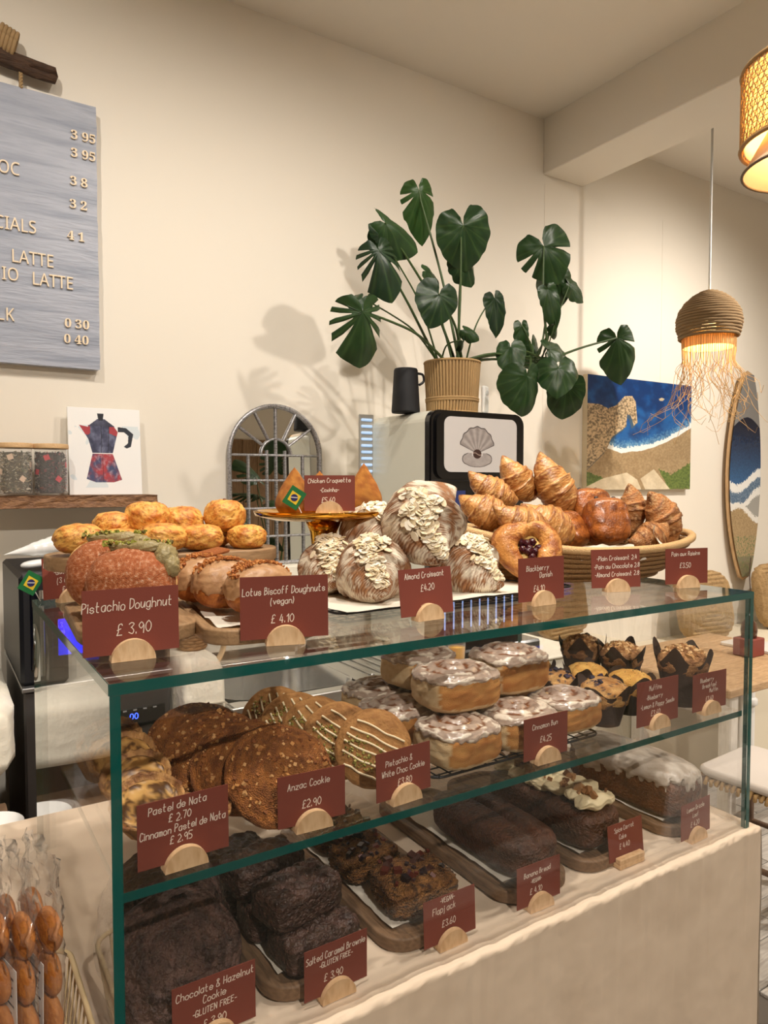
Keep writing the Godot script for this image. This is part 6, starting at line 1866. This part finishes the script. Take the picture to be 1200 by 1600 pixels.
func muffin(at: Vector3, k: int, kind: int, sc: float, turn: float, label: String) -> void:
	var t := thing(["lemon_muffin", "blueberry_muffin", "crumble_muffin"][kind], label, "muffin", at, turn, "muffins on the glass shelf")
	t.scale = v3(sc)
	var tall := kind == 2
	var H := 0.072 if tall else 0.052
	var g := G.new()
	g.grid(72, 8, func(s: float, q: float):
		var a: float = s * TAU
		var peak := pow(absf(cos(a * 2.0 + k)), 3.0) * (0.036 if tall else 0.026) * (0.75 + 0.5 * n3(Vector3(cos(a), sin(a), k), 1.0))
		var y := (H + peak) * q
		var r := lerpf(0.026, 0.041, minf(q * (H + peak) / H, 1.15))
		r *= 1.0 + 0.035 * cos(a * 8.0) * (0.4 + q) + 0.16 * maxf(y / H - 1.0, 0.0)
		return Vector3(cos(a) * r, y, sin(a) * r)
	, true)
	g.lathe(PackedVector2Array([Vector2(0, 0.0005), Vector2(0.026, 0.0005)]), 24)
	part("paper_wrapper", g, mat("brown_paper", rgb(64, 48, 40), 0.75, {"bump": noise_tex("crust", 0.03), "depth": 0.06, "tri": v3(10), "back": rgb(30, 20, 14)}), t)
	g = G.new()
	g.lump(20, Vector3(0.040, 0.026, 0.040), 2.15, func(d: Vector3, p: Vector3):
		var n1 := n3(d + v3(k * 3.0), 1.8); var n2 := n3(d + v3(k), 6.0)
		var c: Color
		if kind == 0: c = mixc(lin(232, 186, 100), lin(196, 136, 58), 0.45 + n1 + 0.3 * n2)
		elif kind == 1:
			c = mixc(lin(214, 170, 108), lin(166, 112, 58), 0.5 + n1 + 0.4 * n2)
			if m3(d + v3(k), 2.6) > 0.30: c = mixc(c, lin(44, 42, 62), 0.85)
		else: c = mixc(lin(190, 142, 92), lin(120, 78, 46), 0.5 + n1 + 0.6 * n2)
		return [p * (1.0 + 0.08 * n1 + (0.05 if tall else 0.02) * n2), c], Transform3D(Basis(), Vector3(0, H - 0.004, 0)))
	part("muffin_top", g, crumb_mat("muffin_crumb", 0.8, 0.2, 24.0), t, Vector3.ZERO, true)
	g = G.new()
	var cols := [lin(196, 150, 96), lin(226, 190, 140), lin(150, 104, 62)] if tall else ([lin(60, 54, 50), lin(40, 36, 36)] if kind == 0 else [lin(40, 36, 58), lin(54, 44, 70)])
	crumbs(g, 150 if tall else (40 if kind == 0 else 9), func(_i):
		var a := rng.randf() * TAU; var r := sqrt(rng.randf()) * 0.9
		return Vector3(cos(a) * r * 0.038, H - 0.004 + 0.027 * sqrt(1.0 - r * r * 0.95), sin(a) * r * 0.038), 0.0055 if tall else (0.0010 if kind == 0 else 0.007), cols)
	var o := part(["poppy_seeds", "blueberries", "oat_crumble"][kind], g, mat("nut_crumbs", Color.WHITE), t, Vector3.ZERO, true)
	o.set_meta("kind", "stuff")

func build_shelf_goods() -> void:
	var Y := MID
	var g: G
	# custard tarts, leaning over one another
	var n0 := Vector3(-0.15, 0.93, 0.42)
	nata(Vector3(0.214, Y + 0.036, -0.862), n0, 0, "dark scorched custard tart, foremost of the leaning row above its card")
	nata(Vector3(0.216, Y + 0.044, -0.925), n0, 1, "yellow custard tart, second of the leaning row from its card")
	nata(Vector3(0.212, Y + 0.052, -0.985), n0, 2, "yellow custard tart with few scorch marks, third of the leaning row from its card")
	nata(Vector3(0.210, Y + 0.054, -1.045), n0, 3, "scorched custard tart at the far end of the leaning row")
	nata(Vector3(0.212, Y + 0.0205, -1.085), Vector3(0, 1, 0.05), 4, "custard tart standing under the far end of the row")
	nata(Vector3(0.262, Y + 0.0205, -0.838), Vector3(0.1, 1, 0.0), 5, "custard tart tucked behind its own price card")
	# oat cookies fanned out
	var am := crumb_mat("anzac", 0.85, 0.35, 22.0)
	var cols := [lin(178, 112, 52), lin(118, 66, 28)]
	var k := 0
	for q in [[Vector3(0.318, Y + 0.050, -1.01), Vector3(-0.25, 0.8, 0.5), "oat cookie at the far end of the overlapping row"], [Vector3(0.330, Y + 0.050, -0.955), Vector3(-0.22, 0.8, 0.52), "oat cookie second from the far end of its row"], [Vector3(0.352, Y + 0.048, -0.90), Vector3(-0.15, 0.78, 0.55), "oat cookie in the middle of the overlapping row"], [Vector3(0.378, Y + 0.050, -0.845), Vector3(-0.1, 0.72, 0.62), "broad oat cookie foremost of the row, behind the oat cookie card"]]:
		var o := thing("oat_cookie", q[2], "cookie", Vector3.ZERO, 0.0, "oat cookies on the glass shelf")
		o.transform = xf_normal(q[0], q[1], k * 0.8)
		part("cookie", disc_cookie(0.072, 0.009, 0.012, cols, 0.0016, k * 2.2, 26), am, o, Vector3.ZERO, true)
		g = G.new()
		crumbs(g, 170, func(_i):
			var a := rng.randf() * TAU; var r := sqrt(rng.randf()) * 0.94
			return Vector3(cos(a) * r * 0.07, 0.0085 + 0.012 * (1 - r * r) + 0.001, sin(a) * r * 0.07), 0.0036, [lin(196, 140, 78), lin(150, 92, 44), lin(208, 160, 104), lin(128, 74, 34)])
		var oats := part("oat_flakes", g, mat("nut_crumbs", Color.WHITE), o, Vector3.ZERO, true)
		oats.set_meta("kind", "stuff")
		k += 1
	var pm := bake_mat("pistachio_cookie", 0.8, 0.1, 12.0)
	var cc := [lin(178, 130, 74), lin(146, 98, 50)]
	k = 0
	for q in [[Vector3(0.462, Y + 0.046, -1.05), "far end"], [Vector3(0.474, Y + 0.048, -1.00), "next to the far end"], [Vector3(0.488, Y + 0.050, -0.955), "middle"], [Vector3(0.502, Y + 0.050, -0.91), "second from the front"], [Vector3(0.526, Y + 0.051, -0.855), "front"]]:
		var o := thing("drizzled_cookie", "pistachio cookie with white chocolate drizzle, %s of the leaning row" % q[1], "cookie", Vector3.ZERO, 0.0, "pistachio cookies on the glass shelf")
		o.transform = xf_normal(q[0], Vector3(-0.42, 0.42, 0.80), 0.3 + k * 0.2)
		part("cookie", disc_cookie(0.055, 0.008, 0.006, cc, 0.0012, 9 + k * 2.2), pm, o, Vector3.ZERO, true)
		g = G.new()
		for i in 6:
			var x := -0.036 + 0.0125 * i + 0.002 * sin(i * 5.0 + k)
			var half := sqrt(maxf(0.0, 0.050 * 0.050 - x * x)) * 0.85
			var pts := []
			for j in 6:
				var zz := lerpf(-half, half, j / 5.0)
				pts.append(Vector3(x + 0.0012 * sin(j * 2.0 + i), 0.0092 + 0.006 * (1.0 - (x * x + zz * zz) / 0.003), zz))
			g.tube(arc(pts, 14), 0.0016, 6)
		part("white_chocolate_drizzle", g, mat("white_chocolate", rgb(240, 222, 182), 0.4), o)
		g = G.new()
		crumbs(g, 120, func(_i):
			var a := rng.randf() * TAU; var r := sqrt(rng.randf())
			return Vector3(-0.012 + cos(a) * r * 0.022, 0.0145, -0.008 + sin(a) * r * 0.034), 0.0022, [lin(150, 140, 60), lin(120, 112, 44), lin(176, 164, 90)])
		var nu := part("pistachio_crumbs", g, mat("nut_crumbs", Color.WHITE), o, Vector3.ZERO, true)
		nu.set_meta("kind", "stuff")
		k += 1
	g = G.new()
	# cinnamon buns on a wire rack
	wire_rack("black wire rack on the glass shelf under the cinnamon buns", Vector3(0.772, Y + 0.0003, -0.972), 0.35, 0.33, 0.0)
	var S := Vector3(0.116, 0.060, 0.108)
	var B := Y + 0.0085 + 0.0305
	bun(Vector3(0.668, B, -0.842), S, 4.0, 0, "cinnamon bun with white dripping icing, foremost on the rack by the cookie card")
	bun(Vector3(0.792, B, -0.846), S, -3.0, 1, "pale iced cinnamon bun behind its own price card")
	bun(Vector3(0.912, B, -0.858), S * 0.96, 6.0, 2, "cinnamon bun at the rack corner beside the muffins")
	bun(Vector3(0.640, B, -0.965), S, -8.0, 3, "cinnamon bun in the second row next to the cookies")
	bun(Vector3(0.760, B, -0.975), S, 5.0, 4, "cinnamon bun in the middle of the lower layer")
	bun(Vector3(0.882, B, -0.988), S, 0.0, 5, "cinnamon bun of the lower layer against the far muffins")
	bun(Vector3(0.672, B, -1.075), S, 3.0, 6, "cinnamon bun at the back corner of the rack near the sink")
	bun(Vector3(0.788, B, -1.085), S, -4.0, 7, "cinnamon bun in the middle of the back row")
	var B2 := B + 0.064
	bun(Vector3(0.704, B2, -0.893), Vector3(0.128, 0.062, 0.110), -4.0, 8, "thickly iced cinnamon bun on top of the pile at the front")
	bun(Vector3(0.848, B2, -0.928), Vector3(0.124, 0.070, 0.112), 0.0, 9, "cut cinnamon bun on top showing its round brown filling", 0.0, true)
	bun(Vector3(0.725, B2, -1.025), Vector3(0.120, 0.062, 0.106), 8.0, 10, "glazed cinnamon bun on top at the back of the pile")
	# muffins
	muffin(Vector3(1.010, Y, -0.855), 0, 1, 1.08, 10, "blueberry muffin in a brown tulip wrapper at the front beside the buns")
	muffin(Vector3(1.100, Y, -0.872), 1, 0, 1.05, 40, "yellow lemon poppy seed muffin behind the muffins card")
	muffin(Vector3(1.085, Y, -0.962), 2, 0, 1.0, 70, "yellow lemon poppy seed muffin in the second row of muffins")
	muffin(Vector3(0.992, Y, -0.955), 3, 1, 1.0, 20, "blueberry muffin in the second row beside the cut bun")
	muffin(Vector3(1.030, Y, -1.055), 4, 0, 1.0, 0, "yellow lemon poppy seed muffin in the back row of muffins")
	muffin(Vector3(0.945, Y, -1.075), 5, 0, 1.0, 50, "yellow lemon poppy seed muffin behind the cut bun")
	muffin(Vector3(0.872, Y, -1.118), 6, 1, 0.9, 33, "speckled blueberry muffin at the back corner behind the buns")
	muffin(Vector3(1.165, Y, -1.045), 7, 2, 1.08, 15, "crumble-topped muffin in a tall dark wrapper at the back")
	muffin(Vector3(1.190, Y, -0.965), 8, 2, 1.05, 60, "crumble-topped muffin in a pointed dark wrapper, middle of the tall ones")
	muffin(Vector3(1.228, Y, -0.850), 9, 2, 1.16, 30, "tall crumble-topped muffin at the end of the shelf behind its card")

# ------------------------------------------------------------------ lowest level
func loaf(called: String, label: String, at: Vector3, size: Vector3, cols: Array, split: bool, k: int) -> Node3D:
	var t := thing(called, label, "cake", at)
	var g := G.new()
	var h := size / 2
	g.lump(30, h, 5.5, func(d: Vector3, p: Vector3):
		var n1 := n3(d + v3(k * 3.0), 1.6); var n2 := n3(p + v3(k), 70.0)
		var q := p
		q.x *= 0.90 + 0.10 * (d.y * 0.5 + 0.5)
		if d.y > 0.3: q.y += h.y * 0.26 * (1.0 - d.x * d.x) * (d.y - 0.3) * (1.0 - pow(absf(d.z), 4.0))
		if split and d.y > 0.5: q.y -= 0.014 * exp(-pow((d.x - 0.15 * n1) / 0.12, 2.0)) * (1.0 - d.z * d.z)
		return [q * (1.0 + 0.02 * n1) + v3(0.0008) * n2, mixc(cols[0], cols[1], 0.5 + 0.8 * n1 + 0.5 * n2)], Transform3D(Basis(), Vector3(0, h.y, 0)))
	part("cake", g, bake_mat(called + "_crumb", 0.5, 0.45, 9.0), t, Vector3.ZERO, true)
	return t

func build_low_goods() -> void:
	var Y := LOW + 0.0005
	var P := Y + 0.0205
	var g: G
	var trays := [["brownie_board", "dark oval board with parchment under the brownies", 0.418, 0.150], ["flapjack_board", "dark oval board with parchment under the flapjacks", 0.598, 0.160], ["banana_bread_board", "dark oval board under the banana bread", 0.802, 0.145], ["carrot_cake_board", "dark oval board under the frosted carrot cake", 0.966, 0.138], ["lemon_loaf_board", "dark oval board under the iced lemon loaf", 1.190, 0.140]]
	for q in trays:
		var b := wooden_tray(q[0], q[1], Vector3(q[2], Y, -0.992), q[3], 0.400, 0.0, 1, 0.005)
		g = parchment(q[3] - 0.045, 0.29, 0.004, q[2] * 20.0)
		part("parchment", g, mat("parchment", Color.WHITE), b, Vector3(0.0, 0.0165, 0.02))
	# big dark cookies
	var k := 0
	var cm := bake_mat("dark_cookie", 0.6, 0.7, 7.0)
	for q in [[Vector3(0.262, Y + 0.062, -0.99), Vector3(-0.2, 0.75, 0.55), "chocolate hazelnut cookie at the back of the dark pile"], [Vector3(0.245, Y + 0.062, -0.93), Vector3(-0.25, 0.72, 0.6), "chocolate hazelnut cookie in the middle of the dark pile"], [Vector3(0.243, Y + 0.064, -0.862), Vector3(-0.2, 0.66, 0.7), "chocolate hazelnut cookie foremost of the dark pile behind its card"]]:
		var o := thing("chocolate_cookie", q[2], "cookie", Vector3.ZERO, 0.0, "chocolate cookies on the plaster counter")
		o.transform = xf_normal(q[0], q[1], k * 1.1)
		part("cookie", disc_cookie(0.082, 0.015, 0.016, [lin(96, 70, 60), lin(54, 37, 32)], 0.005, 40 + k * 3.0, 40), cm, o, Vector3.ZERO, true)
		k += 1
	# brownies
	k = 0
	for q in [[Vector3(0.425, P + 0.0215, -0.842), 6.0, "brownie slab foremost on its board behind the card"], [Vector3(0.413, P + 0.0215, -0.925), -3.0, "brownie slab under the front of the stack"], [Vector3(0.403, P + 0.0215, -1.005), 5.0, "brownie slab under the back of the stack"], [Vector3(0.415, P + 0.066, -0.872), 12.0, "brownie with swirled top stacked at the front"], [Vector3(0.402, P + 0.066, -0.962), 8.0, "brownie with swirled top stacked second"], [Vector3(0.398, P + 0.0215, -1.09), 0.0, "brownie slab at the far end of the board"]]:
		var o := thing("brownie", q[2], "brownie", q[0], q[1], "brownies on their dark board")
		g = G.new()
		g.lump(24, Vector3(0.056, 0.0225, 0.037), 7.0, func(d: Vector3, p: Vector3):
			var n1 := n3(d + v3(k * 3.0), 2.0)
			var sw := sin(p.x * 260.0 + 3.0 * sin(p.z * 120.0) + 4.0 * n1) if d.y > 0.7 else 0.0
			return [p * (1.0 + 0.025 * n1) + Vector3(0, 0.0026 * sw, 0), mixc(lin(92, 66, 56), lin(54, 36, 30), 0.5 + n1 + 0.3 * n3(p, 90.0))])
		part("cake", g, mat("brownie_crumb", Color.WHITE, 0.4, {"vc": true, "bump": noise_tex("crust", 0.03), "depth": 0.5, "tri": v3(8)}), o, Vector3.ZERO, true)
		k += 1
	# flapjacks
	k = 0
	for q in [[Vector3(0.606, P + 0.0235, -0.868), -6.0, 1.1, "large flapjack with dark fruit, foremost on its board"], [Vector3(0.585, P + 0.0215, -0.98), 4.0, 0.95, "flapjack with dark fruit, middle of its board"], [Vector3(0.592, P + 0.0215, -1.085), -4.0, 0.95, "flapjack with dark fruit at the far end of its board"]]:
		var o := thing("flapjack", q[3], "flapjack", q[0], q[1], "flapjacks on their dark board")
		o.scale = v3(q[2])
		g = G.new()
		g.lump(26, Vector3(0.052, 0.021, 0.045), 5.0, func(d: Vector3, p: Vector3):
			var n1 := n3(d + v3(k * 3.0), 2.2); var n2 := n3(d + v3(k), 6.5)
			var c := mixc(lin(168, 116, 62), lin(104, 64, 32), 0.5 + 0.9 * n1 + 0.6 * n2)
			if m3(d + v3(k), 3.0) > 0.34: c = mixc(c, lin(48, 30, 28), 0.8)
			return [p * (1.0 + 0.05 * n1) + d * 0.0035 * n2, c])
		part("oat_cake", g, crumb_mat("flapjack", 0.75, 0.5, 18.0), o, Vector3.ZERO, true)
		g = G.new()
		crumbs(g, 26, func(_i): return Vector3((rng.randf() - 0.5) * 0.09, 0.0215, (rng.randf() - 0.5) * 0.075), 0.008, [lin(46, 30, 34), lin(70, 40, 34), lin(96, 40, 30)])
		var fr := part("dried_fruit", g, mat("dried_fruit", Color.WHITE, 0.35, {"vc": true}), o, Vector3.ZERO, true)
		fr.set_meta("kind", "stuff")
		k += 1
	loaf("banana_bread", "dark brown banana bread loaf with a split crust on its board", Vector3(0.808, P, -0.925), Vector3(0.108, 0.066, 0.24), [lin(100, 58, 36), lin(58, 32, 22)], true, 3)
	var t := loaf("carrot_cake", "dark spiced carrot cake loaf topped with cream and walnuts", Vector3(0.966, P, -0.940), Vector3(0.108, 0.066, 0.26), [lin(96, 58, 36), lin(62, 36, 24)], false, 5)
	var cr := mat("cream_frosting", rgb(238, 222, 180), 0.45)
	for i in 7:
		g = G.new()
		g.lump(14, Vector3(0.043, 0.0115, 0.021), 2.3, func(d: Vector3, p: Vector3): return [p * (1.0 + 0.10 * n3(d + v3(i), 2.0)) + Vector3(0, 0.003 * sin(d.x * 7.0 + i), 0), Color.WHITE], Transform3D(Basis(Vector3.UP, 0.25 * sin(i * 2.0)), Vector3(0.004 * sin(i * 1.7), 0.078 + 0.004 * sin(i), 0.104 - 0.033 * i)))
		part("cream_dollop", g, cr, t)
	g = G.new()
	crumbs(g, 60, func(_i): return Vector3((rng.randf() - 0.5) * 0.055, 0.0905 + 0.004 * rng.randf(), 0.112 - rng.randf() * 0.22), 0.009, [lin(150, 104, 62), lin(116, 74, 40), lin(174, 130, 84)])
	var wal := part("walnut_pieces", g, mat("nut_crumbs", Color.WHITE), t, Vector3.ZERO, true)
	wal.set_meta("kind", "stuff")
	t = loaf("lemon_drizzle_loaf", "lemon drizzle loaf with thick white icing running down its sides", Vector3(1.190, P, -0.935), Vector3(0.108, 0.078, 0.27), [lin(126, 74, 40), lin(78, 44, 26)], false, 8)
	g = G.new()
	g.lump(30, Vector3(0.058, 0.034, 0.138), 4.0, func(d: Vector3, p: Vector3):
		var q := p
		if d.y > 0.2: q.y += 0.010 * (1.0 - d.x * d.x) * (d.y - 0.2)
		var e := 0.15 + 1.0 * n3(Vector3(d.x, 0, d.z) + v3(3.0), 3.6)
		var f := smoothstep(e - 0.12, e + 0.06, d.y)
		return [q * lerpf(0.88, 1.0, f) + Vector3(0, 0.002 * n3(d, 4.0), 0), mixc(lin(214, 204, 190), lin(178, 164, 148), 0.5 + 1.2 * n3(d, 3.0))], Transform3D(Basis(), Vector3(0, 0.058, 0)))
	part("icing", g, mat("loaf_icing", Color.WHITE, 0.35, {"vc": true, "bump": noise_tex("crust", 0.03), "depth": 0.06, "tri": v3(8)}), t, Vector3.ZERO, true)

# ------------------------------------------------------------------ bags of cookies in a wire basket
func build_bagged_cookies() -> void:
	var at := Vector3(0.020, LOW + 0.0005, -0.845)
	var t := thing("wire_basket", "cream wire basket holding bagged cookies beside the glass case", "basket", at)
	var m := mat("cream_wire", rgb(214, 190, 146), 0.45)
	var w := 0.23; var d := 0.20
	for y in [0.004, 0.075]:
		var o := rounded(w - (0.02 if y < 0.05 else 0.0), d - (0.02 if y < 0.05 else 0.0), 0.03, 6)
		var p := PackedVector3Array()
		for q in o: p.append(Vector3(q.x, y, q.y))
		p.append(p[0])
		var g := G.new(); g.tube(p, 0.0032, 7, 1.0, Color.WHITE, false); part("hoop", g, m, t)
	var g := G.new()
	for i in 11:
		var x := -w / 2 + 0.02 + (w - 0.04) * i / 10.0
		g.tube(PackedVector3Array([Vector3(x, 0.075, d / 2), Vector3(x * 0.94, 0.004, d / 2 - 0.01), Vector3(x * 0.94, 0.004, -d / 2 + 0.01), Vector3(x, 0.075, -d / 2)]), 0.0016, 5)
	for i in 9:
		var z := -d / 2 + 0.02 + (d - 0.04) * i / 8.0
		g.tube(PackedVector3Array([Vector3(w / 2, 0.075, z), Vector3(w / 2 - 0.01, 0.004, z * 0.94), Vector3(-w / 2 + 0.01, 0.004, z * 0.94), Vector3(-w / 2, 0.075, z)]), 0.0016, 5)
	part("wire_grid", g, m, t)
	# one bag: five cookies in clear film with a label
	var film := mat("clear_film", rgb(235, 232, 228), 0.12, {"alpha": 0.07})
	var cookie := G.new()
	cookie.lump(10, Vector3(0.0225, 0.0235, 0.0080), 2.4, func(dd: Vector3, p: Vector3): return [p * (1.0 + 0.04 * n3(dd, 2.0)), mixc(lin(206, 136, 66), lin(172, 100, 40), 0.5 + n3(dd, 3.0))])
	var cmesh := cookie.mesh(true)
	var cmat := bake_mat("bag_cookie", 0.7, 0.08)
	var bag := G.new()
	bag.grid(32, 44, func(s: float, q: float):
		var a: float = s * TAU
		var y := q * 0.26 - 0.002
		var th := 0.0115 * sqrt(clampf(minf(q * 6.0, (1.0 - q) * 1.5), 0.0, 1.0)) + 0.0006
		var wd := 0.052 * (1.0 - 0.25 * smoothstep(0.62, 1.0, q))
		var n := (0.007 * n3(Vector3(cos(a) * 2, q * 6.0, 1.0), 1.5) + 0.004 * n3(Vector3(cos(a) * 3, q * 16.0, 4.0), 2.0)) * smoothstep(0.3, 0.8, q)
		return Vector3(cos(a) * wd + n, y, sin(a) * th + n * 1.8)
	, true)
	var bmesh := bag.mesh()
	var where := ["nearest the wire basket's open end", "second in the wire basket", "third in the wire basket", "fourth in the wire basket", "fifth in the wire basket", "sixth in the wire basket", "against the glass case"]
	for k in 7:
		var o := thing("cookie_bag", "clear bag of round biscuits with a white label, " + where[k], "bag", at + Vector3(-0.070 + 0.0235 * k, 0.008, 0.0 + 0.006 * (k % 2)), -72.0 + 4.0 * sin(k * 2.0), "bagged cookies in the wire basket")
		o.rotation_degrees.z = 3.0 * sin(k * 1.9)
		part("film", bmesh, film, o)
		for j in 8:
			var c := part("biscuit", cmesh, cmat, o, Vector3(0.0235 * (1 if j % 2 else -1), 0.028 + 0.0475 * (j / 2), 0.001 * sin(j * 2.0 + k)))
			c.rotation_degrees = Vector3(0, 4 * sin(j + k), 20 * j)
		g = G.new(); g.box(Vector3(0.004, 0.09, 0.0118), Vector3(0.062, 0.105, 0.0005)); var lab := part("label", g, mat("paper_white", Color.WHITE), o)
		g = G.new()
		for i in 9: g.box(Vector3(0.004 + 0.004 * sin(i * 3.0), 0.13 - 0.0095 * i, 0.0122), Vector3(0.048 - 0.008 * absf(sin(i * 2.0)), 0.0022, 0.0002))
		part("small_print", g, mat("print_grey", rgb(70, 66, 70), 0.8), lab)
